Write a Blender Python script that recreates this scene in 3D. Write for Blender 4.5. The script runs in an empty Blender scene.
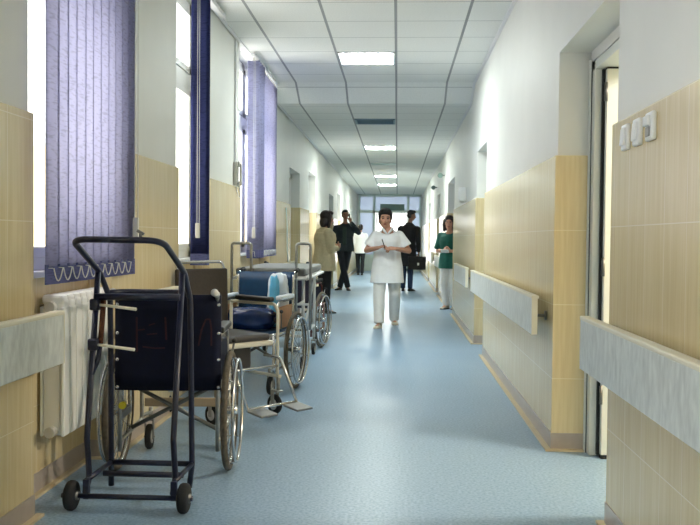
import bpy, bmesh, math, random
from mathutils import Vector, Matrix, Quaternion
random.seed(7)
PI = math.pi
S = bpy.context.scene
C = S.collection
V = Vector

# ------------------------------------------------------------------ materials
def lin(c):
    return tuple(((x/255)/12.92 if x/255 <= .04045 else ((x/255+.055)/1.055)**2.4) for x in c) + (1,)

def mat(name, col, rough=.5, metal=0, spec=.5, noise=0, nscale=30, bump=0, coat=0, stretch=(1, 1, 1)):
    m = bpy.data.materials.new(name); m.use_nodes = True
    n = m.node_tree.nodes; l = m.node_tree.links
    p = n['Principled BSDF']
    c = lin(col)
    p.inputs['Base Color'].default_value = c
    p.inputs['Roughness'].default_value = rough
    p.inputs['Metallic'].default_value = metal
    p.inputs['Specular IOR Level'].default_value = spec
    p.inputs['Coat Weight'].default_value = coat
    if noise or bump:
        tc = n.new('ShaderNodeTexCoord'); mp = n.new('ShaderNodeMapping')
        mp.inputs['Scale'].default_value = stretch
        l.new(tc.outputs['Object'], mp.inputs['Vector'])
        t = n.new('ShaderNodeTexNoise'); t.inputs['Scale'].default_value = nscale
        t.inputs['Detail'].default_value = 4
        l.new(mp.outputs['Vector'], t.inputs['Vector'])
        if noise:
            r = n.new('ShaderNodeValToRGB')
            r.color_ramp.elements[0].position = .3; r.color_ramp.elements[1].position = .7
            r.color_ramp.elements[0].color = tuple(max(0, x*(1-noise)) for x in c[:3]) + (1,)
            r.color_ramp.elements[1].color = tuple(min(1, x*(1+noise)) for x in c[:3]) + (1,)
            l.new(t.outputs['Fac'], r.inputs['Fac']); l.new(r.outputs['Color'], p.inputs['Base Color'])
        if bump:
            b = n.new('ShaderNodeBump'); b.inputs['Strength'].default_value = bump
            b.inputs['Distance'].default_value = .01
            l.new(t.outputs['Fac'], b.inputs['Height']); l.new(b.outputs['Normal'], p.inputs['Normal'])
    return m

def emis(name, col, strength):
    m = bpy.data.materials.new(name); m.use_nodes = True
    n = m.node_tree.nodes; l = m.node_tree.links
    p = n['Principled BSDF']
    p.inputs['Base Color'].default_value = (.8, .8, .8, 1)
    p.inputs['Emission Color'].default_value = lin(col)
    p.inputs['Emission Strength'].default_value = strength
    return m

def tile_mat(name, base, joint, dark):
    m = bpy.data.materials.new(name); m.use_nodes = True
    n = m.node_tree.nodes; l = m.node_tree.links; p = n['Principled BSDF']
    tc = n.new('ShaderNodeTexCoord'); sp = n.new('ShaderNodeSeparateXYZ'); l.new(tc.outputs['Object'], sp.inputs[0])
    ad = n.new('ShaderNodeMath'); ad.operation = 'ADD'; l.new(sp.outputs['X'], ad.inputs[0]); l.new(sp.outputs['Y'], ad.inputs[1])
    zo = n.new('ShaderNodeMath'); zo.operation = 'ADD'; l.new(sp.outputs['Z'], zo.inputs[0]); zo.inputs[1].default_value = .01
    cb = n.new('ShaderNodeCombineXYZ'); l.new(ad.outputs[0], cb.inputs[0]); l.new(zo.outputs[0], cb.inputs[1])
    br = n.new('ShaderNodeTexBrick'); l.new(cb.outputs[0], br.inputs['Vector'])
    br.offset = 0; br.squash = 1
    br.inputs['Scale'].default_value = 1; br.inputs['Brick Width'].default_value = .225; br.inputs['Row Height'].default_value = .42
    br.inputs['Mortar Size'].default_value = .0022; br.inputs['Mortar Smooth'].default_value = .3
    # vertical streaks in the glaze
    mp = n.new('ShaderNodeMapping'); mp.inputs['Scale'].default_value = (1, 1, .05); l.new(tc.outputs['Object'], mp.inputs['Vector'])
    t = n.new('ShaderNodeTexNoise'); t.inputs['Scale'].default_value = 55; t.inputs['Detail'].default_value = 3; l.new(mp.outputs[0], t.inputs['Vector'])
    r = n.new('ShaderNodeValToRGB'); r.color_ramp.elements[0].position = .35; r.color_ramp.elements[1].position = .65
    r.color_ramp.elements[0].color = lin(dark); r.color_ramp.elements[1].color = lin(base)
    l.new(t.outputs['Fac'], r.inputs['Fac'])
    l.new(r.outputs['Color'], br.inputs['Color1']); l.new(r.outputs['Color'], br.inputs['Color2'])
    br.inputs['Mortar'].default_value = lin(joint)
    l.new(br.outputs['Color'], p.inputs['Base Color'])
    p.inputs['Roughness'].default_value = .22
    p.inputs['Specular IOR Level'].default_value = .5
    bp = n.new('ShaderNodeBump'); bp.inputs['Strength'].default_value = .25; bp.inputs['Distance'].default_value = .002; bp.invert = True
    l.new(br.outputs['Fac'], bp.inputs['Height']); l.new(bp.outputs['Normal'], p.inputs['Normal'])
    return m

def ceiling_mat():
    m = bpy.data.materials.new('mineral_ceiling_tiles'); m.use_nodes = True
    n = m.node_tree.nodes; l = m.node_tree.links; p = n['Principled BSDF']
    tc = n.new('ShaderNodeTexCoord'); sp = n.new('ShaderNodeSeparateXYZ'); l.new(tc.outputs['Object'], sp.inputs[0])
    def band(sock, off, w):
        a = n.new('ShaderNodeMath'); a.operation = 'ADD'; l.new(sock, a.inputs[0]); a.inputs[1].default_value = off
        b = n.new('ShaderNodeMath'); b.operation = 'PINGPONG'; l.new(a.outputs[0], b.inputs[0]); b.inputs[1].default_value = .3
        c = n.new('ShaderNodeMath'); c.operation = 'LESS_THAN'; l.new(b.outputs[0], c.inputs[0]); c.inputs[1].default_value = w
        return c.outputs[0]
    bx = band(sp.outputs['X'], .036+60, .012); by = band(sp.outputs['Y'], -8.7+60, .006)
    n1 = n.new('ShaderNodeTexNoise'); n1.inputs['Scale'].default_value = 90; n1.inputs['Detail'].default_value = 5; l.new(tc.outputs['Object'], n1.inputs['Vector'])
    r = n.new('ShaderNodeValToRGB'); r.color_ramp.elements[0].position = .3; r.color_ramp.elements[1].position = .7
    r.color_ramp.elements[0].color = lin((222, 225, 222)); r.color_ramp.elements[1].color = lin((235, 237, 234)); l.new(n1.outputs['Fac'], r.inputs['Fac'])
    m1 = n.new('ShaderNodeMix'); m1.data_type = 'RGBA'; l.new(by, m1.inputs['Factor']); l.new(r.outputs['Color'], m1.inputs['A']); m1.inputs['B'].default_value = lin((170, 174, 174))
    m2 = n.new('ShaderNodeMix'); m2.data_type = 'RGBA'; l.new(bx, m2.inputs['Factor']); l.new(m1.outputs['Result'], m2.inputs['A']); m2.inputs['B'].default_value = lin((150, 155, 156))
    l.new(m2.outputs['Result'], p.inputs['Base Color'])
    p.inputs['Roughness'].default_value = .8
    return m

def floor_mat():
    m = bpy.data.materials.new('blue_vinyl'); m.use_nodes = True
    n = m.node_tree.nodes; l = m.node_tree.links; p = n['Principled BSDF']
    tc = n.new('ShaderNodeTexCoord')
    t = n.new('ShaderNodeTexNoise'); t.inputs['Scale'].default_value = 70; t.inputs['Detail'].default_value = 6; l.new(tc.outputs['Object'], t.inputs['Vector'])
    r = n.new('ShaderNodeValToRGB'); r.color_ramp.elements[0].position = .36; r.color_ramp.elements[1].position = .64
    r.color_ramp.elements[0].color = lin((120, 150, 178)); r.color_ramp.elements[1].color = lin((156, 182, 206))
    l.new(t.outputs['Fac'], r.inputs['Fac']); l.new(r.outputs['Color'], p.inputs['Base Color'])
    t2 = n.new('ShaderNodeTexNoise'); t2.inputs['Scale'].default_value = 1.3; l.new(tc.outputs['Object'], t2.inputs['Vector'])
    mr = n.new('ShaderNodeMapRange'); mr.inputs['To Min'].default_value = .27; mr.inputs['To Max'].default_value = .42; l.new(t2.outputs['Fac'], mr.inputs['Value']); l.new(mr.outputs[0], p.inputs['Roughness'])
    p.inputs['Specular IOR Level'].default_value = .5
    b = n.new('ShaderNodeBump'); b.inputs['Strength'].default_value = .04; b.inputs['Distance'].default_value = .004; l.new(t.outputs['Fac'], b.inputs['Height']); l.new(b.outputs['Normal'], p.inputs['Normal'])
    return m

def glass_mat(name='window_glass', col=(255, 255, 255), gl=.08):
    m = bpy.data.materials.new(name); m.use_nodes = True
    n = m.node_tree.nodes; l = m.node_tree.links
    n.remove(n['Principled BSDF'])
    a = n.new('ShaderNodeBsdfTransparent'); a.inputs[0].default_value = lin(col)
    g = n.new('ShaderNodeBsdfGlossy'); g.inputs['Roughness'].default_value = .03
    x = n.new('ShaderNodeMixShader'); x.inputs[0].default_value = gl
    l.new(a.outputs[0], x.inputs[1]); l.new(g.outputs[0], x.inputs[2]); l.new(x.outputs[0], n['Material Output'].inputs[0])
    return m

def fabric_mat(name, col, trans, tcol=None):
    m = bpy.data.materials.new(name); m.use_nodes = True
    n = m.node_tree.nodes; l = m.node_tree.links
    n.remove(n['Principled BSDF'])
    tc = n.new('ShaderNodeTexCoord'); mp = n.new('ShaderNodeMapping'); mp.inputs['Scale'].default_value = (1, 1, 5); mp.inputs['Rotation'].default_value = (.5, .3, 0)
    l.new(tc.outputs['Object'], mp.inputs['Vector'])
    t = n.new('ShaderNodeTexNoise'); t.inputs['Scale'].default_value = 22; t.inputs['Detail'].default_value = 3; l.new(mp.outputs[0], t.inputs['Vector'])
    r = n.new('ShaderNodeValToRGB'); r.color_ramp.elements[0].position = .34; r.color_ramp.elements[1].position = .5
    c = lin(col); r.color_ramp.elements[0].color = tuple(x*.72 for x in c[:3])+(1,); r.color_ramp.elements[1].color = c
    l.new(t.outputs['Fac'], r.inputs['Fac'])
    d = n.new('ShaderNodeBsdfDiffuse'); tr = n.new('ShaderNodeBsdfTranslucent')
    l.new(r.outputs[0], d.inputs[0])
    if tcol:
        r2 = n.new('ShaderNodeValToRGB'); r2.color_ramp.elements[0].position = .34; r2.color_ramp.elements[1].position = .5
        c2 = lin(tcol); r2.color_ramp.elements[0].color = tuple(x*.8 for x in c2[:3])+(1,); r2.color_ramp.elements[1].color = c2
        l.new(t.outputs['Fac'], r2.inputs['Fac']); l.new(r2.outputs[0], tr.inputs[0])
    else: l.new(r.outputs[0], tr.inputs[0])
    x = n.new('ShaderNodeMixShader'); x.inputs[0].default_value = trans
    l.new(d.outputs[0], x.inputs[1]); l.new(tr.outputs[0], x.inputs[2]); l.new(x.outputs[0], n['Material Output'].inputs[0])
    return m

def rail_mat():
    m = mat('marbled_grey_laminate', (210, 214, 210), .3, noise=.16, nscale=14, stretch=(1, 2.6, 1))
    n = m.node_tree.nodes
    for x in n:
        if x.type == 'MAPPING': x.inputs['Rotation'].default_value = (.6, 0, 0)
    return m

M = dict(
    white=mat('painted_plaster', (222, 223, 219), .55, noise=.02, nscale=3),
    tile=tile_mat('beige_striped_tile', (219, 202, 160), (230, 218, 184), (210, 191, 149)),
    skirt=mat('grey_skirting_tile', (172, 160, 150), .3, noise=.05, nscale=20),
    toe=mat('cream_cove_strip', (206, 190, 158), .45),
    ceil=ceiling_mat(), floor=floor_mat(), glass=glass_mat(),
    pvc=mat('white_pvc', (232, 233, 232), .3),
    doorwhite=mat('white_door_paint', (216, 220, 214), .4),
    cream=mat('cream_room_paint', (222, 208, 172), .6),
    black=mat('plain_black', (14, 14, 16), .6),
    light=emis('lamp_diffuser', (242, 252, 246), 90.0),
    tray=mat('white_lamp_tray', (225, 226, 228), .4),
    vent=mat('blue_grey_vent_metal', (122, 150, 164), .5, .2),
    blind=fabric_mat('lavender_blind_fabric', (120, 123, 162), .5, (229, 229, 244)),
    shadedblind=fabric_mat('shaded_blind_fabric', (60, 66, 108), .3, (120, 124, 190)),  # darker copy of the blind fabric, shade of the drawn stack painted in
    blindpocket=fabric_mat('blind_hem_fabric', (104, 108, 150), .2),
    chain=mat('white_bead_chain', (214, 214, 208), .4),
    rail=rail_mat(), railcap=mat('cream_rail_edge', (226, 220, 198), .35),
    steel=mat('dull_steel', (120, 120, 118), .4, .7),
    chrome=mat('chromed_tube', (205, 206, 206), .22, .9),
    dullchrome=mat('worn_chrome', (165, 164, 158), .35, .8, noise=.15, nscale=40),
    creamtube=mat('cream_enamel_tube', (214, 208, 190), .35),
    whitetube=mat('white_enamel_tube', (216, 217, 216), .35),
    navytube=mat('navy_painted_tube', (22, 26, 50), .35, noise=.25, nscale=60),
    rust=mat('rusted_iron', (92, 52, 32), .85, noise=.5, nscale=90, bump=.3),
    rubber=mat('black_rubber', (26, 26, 27), .75, noise=.2, nscale=60),
    tyre=mat('worn_grey_brown_tyre', (88, 80, 68), .8, noise=.25, nscale=50),
    navy=mat('navy_vinyl', (4, 11, 36), .75, noise=.2, nscale=25, spec=.25),
    red=mat('faded_red_paint', (54, 17, 24), .8, noise=.4, nscale=150),
    brown=mat('dark_brown_vinyl', (52, 44, 36), .6, noise=.15, nscale=60, bump=.1),
    blue=mat('blue_vinyl_upholstery', (14, 62, 100), .4, noise=.15, nscale=18, bump=.15),
    bluegloss=mat('shiny_blue_vinyl', (18, 42, 92), .16, noise=.2, nscale=14, bump=.5),
    cyan=mat('pale_cyan_plastic', (96, 176, 214), .3, noise=.12, nscale=14, bump=.3),
    whiteplast=mat('white_plastic_film', (220, 228, 236), .3, noise=.05, nscale=14, bump=.3),
    pad=mat('dark_grey_seat_pad', (58, 55, 55), .55, noise=.1, nscale=30),
    blackpad=mat('black_arm_pad', (18, 16, 16), .45),
    tan=mat('tan_side_board', (166, 118, 74), .5, noise=.15, nscale=20, stretch=(1, 1, .2)),
    greymat=mat('grey_mattress_cover', (112, 114, 112), .5, noise=.06, nscale=8),
    plum=mat('dark_plum_vinyl', (44, 40, 62), .5, noise=.12, nscale=20),
    maroon=mat('maroon_tube', (112, 52, 46), .4),
    alu=mat('green_grey_aluminium', (216, 229, 223), .4, .3),
    boxgreen=mat('dark_green_grey_box', (122, 144, 136), .5),
    radiator=mat('white_radiator_enamel', (240, 240, 234), .35),
    skin=mat('skin', (196, 146, 122), .55, noise=.05, nscale=40),
    skindark=mat('tanned_skin', (150, 106, 84), .55, noise=.05, nscale=40),
    hairblack=mat('black_hair', (16, 13, 14), .45, noise=.3, nscale=120, bump=.3, stretch=(1, 1, .2)),
    hairbrown=mat('dark_brown_hair', (30, 17, 15), .45, noise=.3, nscale=120, bump=.3, stretch=(1, 1, .2)),
    scrubwhite=mat('white_cotton', (244, 244, 245), .8, noise=.02, nscale=20, bump=.15),
    trouserwhite=mat('white_trouser_cotton', (236, 234, 230), .8, noise=.03, nscale=20, bump=.15),
    shoewhite=mat('off_white_leather', (208, 198, 178), .5),
    shoeblack=mat('black_leather', (16, 15, 17), .4),
    jacket=mat('dark_green_jacket', (20, 32, 38), .7, noise=.2, nscale=25, bump=.15),
    shirtgreen=mat('olive_shirt', (44, 58, 50), .8),
    trousersdark=mat('charcoal_trousers', (20, 25, 33), .8, noise=.15, nscale=25),
    coat=mat('black_coat', (17, 16, 21), .75, noise=.2, nscale=25, bump=.15),
    jeans=mat('dark_blue_denim', (38, 54, 84), .85, noise=.2, nscale=60),
    bag=mat('black_briefcase_leather', (12, 12, 15), .4),
    beige=mat('beige_knit', (204, 188, 152), .85, noise=.08, nscale=30, bump=.2),
    scrubgreen=mat('green_scrubs', (16, 92, 80), .8, noise=.1, nscale=25, bump=.15),
    lips=mat('lips', (150, 72, 66), .5), eye=mat('eye_dark', (30, 22, 20), .3), paper=mat('white_paper', (232, 234, 232), .7),
    pale=mat('pale_grey_plastic', (206, 204, 198), .4),
    lilac=mat('grey_lilac_door_paint', (160, 158, 172), .5), calf=mat('beige_webbing', (188, 166, 134), .7),
    yellow=mat('yellow_cap', (196, 184, 40), .5),
    outside=mat('pale_render', (236, 226, 212), .9, noise=.25, nscale=6),
)

# ------------------------------------------------------------------ mesh helpers
def fillet(pts, r, n=6):
    pts = [V(p) for p in pts]; out = [pts[0]]
    for i in range(1, len(pts)-1):
        a, b, c = pts[i-1], pts[i], pts[i+1]
        u = (a-b); w = (c-b); lu, lw = u.length, w.length
        if lu < 1e-6 or lw < 1e-6: out.append(b); continue
        u /= lu; w /= lw; ang = u.angle(w)
        if ang > 3.1: out.append(b); continue
        d = min(r/math.tan(ang/2), lu*.48, lw*.48)
        p0 = b+u*d; p1 = b+w*d
        for k in range(n+1):
            t = k/n
            out.append(p0*(1-t)**2 + b*2*t*(1-t) + p1*t*t)
    out.append(pts[-1]); return out

class MB:
    def __init__(s): s.bm = bmesh.new(); s.mi = 0
    def _f(s, vs):
        try: f = s.bm.faces.new(vs); f.material_index = s.mi; return f
        except ValueError: return None
    def box(s, x0, x1, y0, y1, z0, z1, mtx=None):
        p = [V((x, y, z)) for z in (z0, z1) for y in (y0, y1) for x in (x0, x1)]
        if mtx: p = [mtx @ q for q in p]
        v = [s.bm.verts.new(q) for q in p]
        for q in ((0, 2, 3, 1), (4, 5, 7, 6), (0, 1, 5, 4), (2, 6, 7, 3), (0, 4, 6, 2), (1, 3, 7, 5)): s._f([v[i] for i in q])
        return s
    def rbox(s, x0, x1, y0, y1, z0, z1, r=.01, seg=2, mtx=None):
        b = bmesh.new(); q = MB(); q.box(x0, x1, y0, y1, z0, z1)
        bmesh.ops.bevel(q.bm, geom=q.bm.edges[:], offset=r, segments=seg, affect='EDGES', profile=.5)
        s.merge(q, mtx); b.free(); return s
    def merge(s, q, mtx=None):
        mp = {}
        for v in q.bm.verts: mp[v] = s.bm.verts.new(mtx @ v.co if mtx else v.co)
        for f in q.bm.faces:
            g = s._f([mp[v] for v in f.verts])
            if g: g.smooth = f.smooth
        q.bm.free()
    def loft(s, rings, cap=True, smooth=True):
        R = [[s.bm.verts.new(p) for p in r] for r in rings]
        n = len(R[0])
        for a, b in zip(R, R[1:]):
            for i in range(n):
                f = s._f((a[i], a[(i+1) % n], b[(i+1) % n], b[i]))
                if f: f.smooth = smooth
        if cap:
            s._f(list(reversed(R[0]))); s._f(R[-1])
        return s
    def ell_loft(s, secs, n=20, cap=True):
        # secs: (center, axis a, axis b)
        return s.loft([[V(c)+V(a)*math.cos(2*PI*i/n)+V(b)*math.sin(2*PI*i/n) for i in range(n)] for c, a, b in secs], cap)
    def tube(s, pts, r, n=10, closed=False):
        pts = [V(p) for p in pts]
        rad = r if isinstance(r, (list, tuple)) else [r]*len(pts)
        m = len(pts); tang = []
        for i in range(m):
            if closed: t = pts[(i+1) % m]-pts[i-1]
            else: t = pts[min(i+1, m-1)]-pts[max(i-1, 0)]
            tang.append(t.normalized())
        up = V((0, 0, 1)) if abs(tang[0].z) < .9 else V((1, 0, 0))
        nrm = (up - tang[0]*up.dot(tang[0])).normalized(); rings = []
        for i in range(m):
            if i:
                q = tang[i-1].rotation_difference(tang[i]); nrm = (q @ nrm); nrm = (nrm-tang[i]*nrm.dot(tang[i])).normalized()
            b = tang[i].cross(nrm)
            rings.append([pts[i]+(nrm*math.cos(2*PI*k/n)+b*math.sin(2*PI*k/n))*rad[i] for k in range(n)])
        if closed:
            rings.append(rings[0])
            R = [[s.bm.verts.new(p) for p in rr] for rr in rings[:-1]]; R.append(R[0])
            for a, b in zip(R, R[1:]):
                for i in range(n):
                    f = s._f((a[i], a[(i+1) % n], b[(i+1) % n], b[i]))
                    if f: f.smooth = True
            return s
        return s.loft(rings)
    def cyl(s, a, b, r, n=14): return s.tube([a, b], r, n)
    def ring(s, c, axis, R, r, n=40, k=8):
        axis = V(axis).normalized(); u = axis.orthogonal().normalized(); w = axis.cross(u)
        return s.tube([V(c)+(u*math.cos(2*PI*i/n)+w*math.sin(2*PI*i/n))*R for i in range(n)], r, k, True)
    def ball(s, c, rx, ry=None, rz=None, u=14, v=9, mtx=None):
        ry = ry or rx; rz = rz or rx
        T = Matrix.Translation(V(c)) @ (mtx or Matrix()) @ Matrix.Diagonal((rx, ry, rz, 1))
        b = bmesh.new(); bmesh.ops.create_uvsphere(b, u_segments=u, v_segments=v, radius=1)
        q = MB(); q.bm.free(); q.bm = b
        for f in b.faces: f.smooth = True
        s.merge(q, T); return s
    def limb(s, pts, rad, n=14):
        s.tube(pts, rad, n); s.ball(pts[0], rad[0]); s.ball(pts[-1], rad[-1]); return s
    def lathe(s, prof, n=20, mtx=None):
        rings = [[(V((r*math.cos(2*PI*i/n), r*math.sin(2*PI*i/n), z))) for i in range(n)] for r, z in prof]
        if mtx: rings = [[mtx @ p for p in r] for r in rings]
        return s.loft(rings)
    def mesh(s, name):
        bmesh.ops.recalc_face_normals(s.bm, faces=s.bm.faces[:])
        me = bpy.data.meshes.new(name); s.bm.to_mesh(me); s.bm.free(); return me
    def build(s, name, m, parent=None, bevel=0, loc=None):
        o = bpy.data.objects.new(name, s.mesh(name)); C.objects.link(o)
        for k in (m if isinstance(m, (list, tuple)) else [m]): o.data.materials.append(k)
        if parent: o.parent = parent
        if loc: o.location = loc
        if bevel:
            b = o.modifiers.new('bevel', 'BEVEL'); b.width = bevel; b.segments = 2; b.limit_method = 'ANGLE'
        return o
    def skin(s, name, m, parent, vox=.008, it=4, fac=.5):
        bmesh.ops.recalc_face_normals(s.bm, faces=s.bm.faces[:])
        me = bpy.data.meshes.new('tmp'); s.bm.to_mesh(me); s.bm.free()
        o = bpy.data.objects.new('tmp', me); C.objects.link(o)
        r = o.modifiers.new('r', 'REMESH'); r.mode = 'VOXEL'; r.voxel_size = vox; r.use_smooth_shade = True
        k = o.modifiers.new('s', 'SMOOTH'); k.iterations = it; k.factor = fac
        dg = bpy.context.evaluated_depsgraph_get()
        me2 = bpy.data.meshes.new_from_object(o.evaluated_get(dg)); me2.name = name
        bpy.data.objects.remove(o); bpy.data.meshes.remove(me)
        for p in me2.polygons: p.use_smooth = True
        n = bpy.data.objects.new(name, me2); C.objects.link(n); me2.materials.clear(); me2.materials.append(m); n.parent = parent
        return n

def thing(name, label, cat, loc=(0, 0, 0), rz=0, group=None):
    o = bpy.data.objects.new(name, None); C.objects.link(o); o.empty_display_size = .1
    o.location = loc; o.rotation_euler = (0, 0, rz); o['label'] = label; o['category'] = cat
    if group: o['group'] = group
    return o
def tag(o, label, cat, group=None):
    o['label'] = label; o['category'] = cat
    if group: o['group'] = group
    return o
def struct(o, label=None, cat=None):
    o['kind'] = 'structure'
    if label: o['label'] = label
    if cat: o['category'] = cat
    return o
def sempty(name, label, cat, loc=(0, 0, 0)):
    o = bpy.data.objects.new(name, None); C.objects.link(o); o.location = loc; return struct(o, label, cat)

# ------------------------------------------------------------------ the setting
XR, XL = .883, -1.521
Y0, Y1 = -7.0, 32.6
ZN, ZF = 3.055, 2.872
TH = 1.672
IN = .017

# floor
b = MB(); b.box(-2.2, 4.2, Y0-.2, 39, -.12, 0)
struct(b.build('floor', M['floor']), 'blue mottled vinyl corridor floor', 'floor')
# ceiling: high part, short slope, lower part
b = MB()
def cslab(x0, x1, prof, t=.1):
    for (ya, za), (yb, zb) in zip(prof, prof[1:]):
        v = [b.bm.verts.new(p) for p in ((x0, ya, za), (x1, ya, za), (x1, yb, zb), (x0, yb, zb), (x0, ya, za+t), (x1, ya, za+t), (x1, yb, zb+t), (x0, yb, zb+t))]
        for q in ((0, 1, 2, 3), (4, 7, 6, 5), (0, 4, 5, 1), (3, 2, 6, 7), (0, 3, 7, 4), (1, 5, 6, 2)): b._f([v[i] for i in q])
cslab(-1.9, 1.3, [(Y0-.2, ZN), (10.4, ZN), (10.85, ZF), (39, ZF)])
struct(b.build('ceiling', M['ceil']), 'white suspended tile ceiling on a metal grid', 'ceiling')
# perimeter angles
for nm, xa, xb in (('trim_1', XL-.005, XL+.022), ('trim_2', XR-.012, XR+.02)):
    b = MB()
    for (ya, za), (yb, zb) in (((Y0, ZN), (10.4, ZN)), ((10.4, ZN), (10.85, ZF)), ((10.85, ZF), (Y1, ZF))):
        v = [b.bm.verts.new(p) for p in ((xa, ya, za-.012), (xb, ya, za-.012), (xb, yb, zb-.012), (xa, yb, zb-.012), (xa, ya, za+.01), (xb, ya, za+.01), (xb, yb, zb+.01), (xa, yb, zb+.01))]
        for q in ((0, 1, 2, 3), (4, 7, 6, 5), (0, 4, 5, 1), (3, 2, 6, 7), (0, 3, 7, 4), (1, 5, 6, 2)): b._f([v[i] for i in q])
    struct(b.build(nm, M['tray']), 'white metal angle along the ceiling edge', 'trim')

# right wall: solid runs and door niches (y0, y1, depth)
Rn = [(3.67, 4.97, .19), (8.98, 10.0, .2), (13.97, 15.8, .5), (18.7, 19.8, .2), (24.0, 25.1, .2)]
XO = 1.42
def runs(niches):
    out = []; y = Y0
    for a, c, d in niches: out.append((y, a)); y = c
    out.append((y, Y1)); return out
w = MB()
for i, (a, c) in enumerate(runs(Rn)):
    w.mi = 0; w.box(XR+IN, XO, a+(IN if i else 0), c-IN, TH, ZN+.05)
    w.mi = 1; w.box(XR, XO, a, c, 0, TH)
w.mi = 0
for k, (a, c, d) in enumerate(Rn):
    top = 2.25 if k == 0 else 2.2
    w.box(XR+IN, XO, a-IN, c+IN, top, ZN+.05)
    if k == 0:      # open door niche: strip over and beside the frame
        w.box(XR+d, XO, a, c, 2.19, top+.001)
        w.box(XR+d, XO, a, a+.08, 0, 2.19)
    elif k > 0: w.box(XR+d+.06, XO, a, c, 0, top)
struct(w.build('wall_right', [M['white'], M['tile']]), 'right corridor wall, white above beige tiles', 'wall')

def skirting(name, x, sgn, segs, faces):
    b = MB()
    for a, c in segs:
        b.mi = 0; b.box(*sorted((x, x+sgn*.004)), a-.004, c+.004, 0, .1)
        b.mi = 1; b.box(*sorted((x, x+sgn*.034)), a-.03, c+.03, 0, .012)
    for (xa, xb, y, s) in faces:
        b.mi = 0; b.box(xa, xb, *sorted((y, y+s*.004)), 0, .1)
        b.mi = 1; b.box(xa, xb, *sorted((y, y+s*.03)), 0, .012)
    struct(b.build(name, [M['skirt'], M['toe']]), 'grey tile skirting with a cream cove strip', 'baseboard')
skirting('baseboard_right', XR, -1, [(a, c) for a, c in runs(Rn)], [(XR, XR+d, c, -1) for a, c, d in Rn])

# left wall: windows between piers, then door niches farther on
XLr = -1.65      # plane under the windows
XLo = -2.0
Wn = [(1.1, 2.15), (3.565, 4.56), (5.98, 6.98), (8.36, 10.3), (14.9, 16.2), (22.0, 23.2)]
Ln = [(12.3, 13.55, .2), (19.4, 20.65, .2)]
allL = sorted([(a, c, 'w') for a, c in [(-3.8, -2.7), (-1.35, -.3)]+Wn] + [(a, c, 'd') for a, c, d in Ln])  # first two windows are unseen, added behind the camera for brightness
w = MB(); y = Y0; segL = []
for a, c, t in allL+[(Y1, Y1, '')]:
    th = 1.70 if a <= 3.6 and y > 1 else TH
    w.mi = 0; w.box(XLo, XL-IN, y+IN, a-IN, th, ZN+.05)
    w.mi = 1; w.box(XLo, XL, y, a, 0, th)
    segL.append((y, a))
    if t == 'w':
        w.mi = 1; w.box(XLo, XLr, a, c, 0, 1.0)
        if a > 12: w.mi = 0; w.box(XLo, XL-IN, a-IN, c+IN, 2.35, ZN+.05)
    elif t == 'd':
        w.mi = 0; w.box(XLo, XL-IN, a-IN, c+IN, 2.2, ZN+.05); w.box(XLo, XL-.26, a, c, 0, 2.2)
    y = c
struct(w.build('wall_left', [M['white'], M['tile']]), 'left corridor wall with window recesses, white above beige tiles', 'wall')
skirting('baseboard_left', XL, 1, segL, [(XL-.13, XL, c, -1) for a, c, t in allL if t == 'w'] + [(XL-.2, XL, c, -1) for a, c, t in allL if t == 'd'])
b = MB()
for a, c, t in allL:
    if t == 'w':
        b.mi = 0; b.box(XLr, XLr+.004, a, c, 0, .1); b.mi = 1; b.box(XLr, XLr+.034, a, c, 0, .012)
struct(b.build('baseboard_window', [M['skirt'], M['toe']]), 'grey tile skirting under the windows', 'baseboard')
b = MB(); b.box(-2.0, XO, Y0-.2, Y0, 0, ZN+.05); struct(b.build('wall_back', M['white']), 'white wall behind the viewer', 'wall')

# windows
def window(k, a, c):
    e = sempty('window_%d' % k, 'white plastic window with a high transom', 'window', (-1.72, a, 1.03))
    L = c-a; H = (2.35 if a > 12 else ZN)-1.03; tz = .9 if a > 12 else 1.33
    f = MB(); t = .06
    f.box(-.04, .04, 0, t, 0, H); f.box(-.04, .04, L-t, L, 0, H)
    f.box(-.04, .04, 0, L, 0, t); f.box(-.04, .04, 0, L, H-t, H)
    f.box(-.045, .045, 0, L, tz, tz+.13)
    if L > 1.3: f.box(-.04, .04, L/2-.05, L/2+.05, 0, H)
    # sash frames stand a little proud
    for z0, z1 in ((t, tz), (tz+.13, H-t)):
        for ya, yb in (((t, L-t),) if L <= 1.3 else ((t, L/2-.05), (L/2+.05, L-t))):
            f.box(-.02, .055, ya, ya+.05, z0, z1); f.box(-.02, .055, yb-.05, yb, z0, z1)
            f.box(-.02, .055, ya, yb, z0, z0+.05); f.box(-.02, .055, ya, yb, z1-.05, z1)
    f.build('window_frame', M['pvc'], e, .004)
    g = MB(); g.box(-.004, .004, t, L-t, t, H-t); g.build('pane', M['glass'], e)
    s = MB(); s.rbox(-.02, .11, 0, L, -.03, .0, .008); s.build('window_sill', M['pvc'], e)
    h = MB(); h.box(.055, .085, .075, .1, .5, .56); h.rbox(.085, .1, .078, .097, .44, .56, .004); h.build('window_handle', M['pale'], e)
    return e
for k, (a, c, t) in enumerate([q for q in allL if q[2] == 'w']): window(k+1, a, c)
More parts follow.
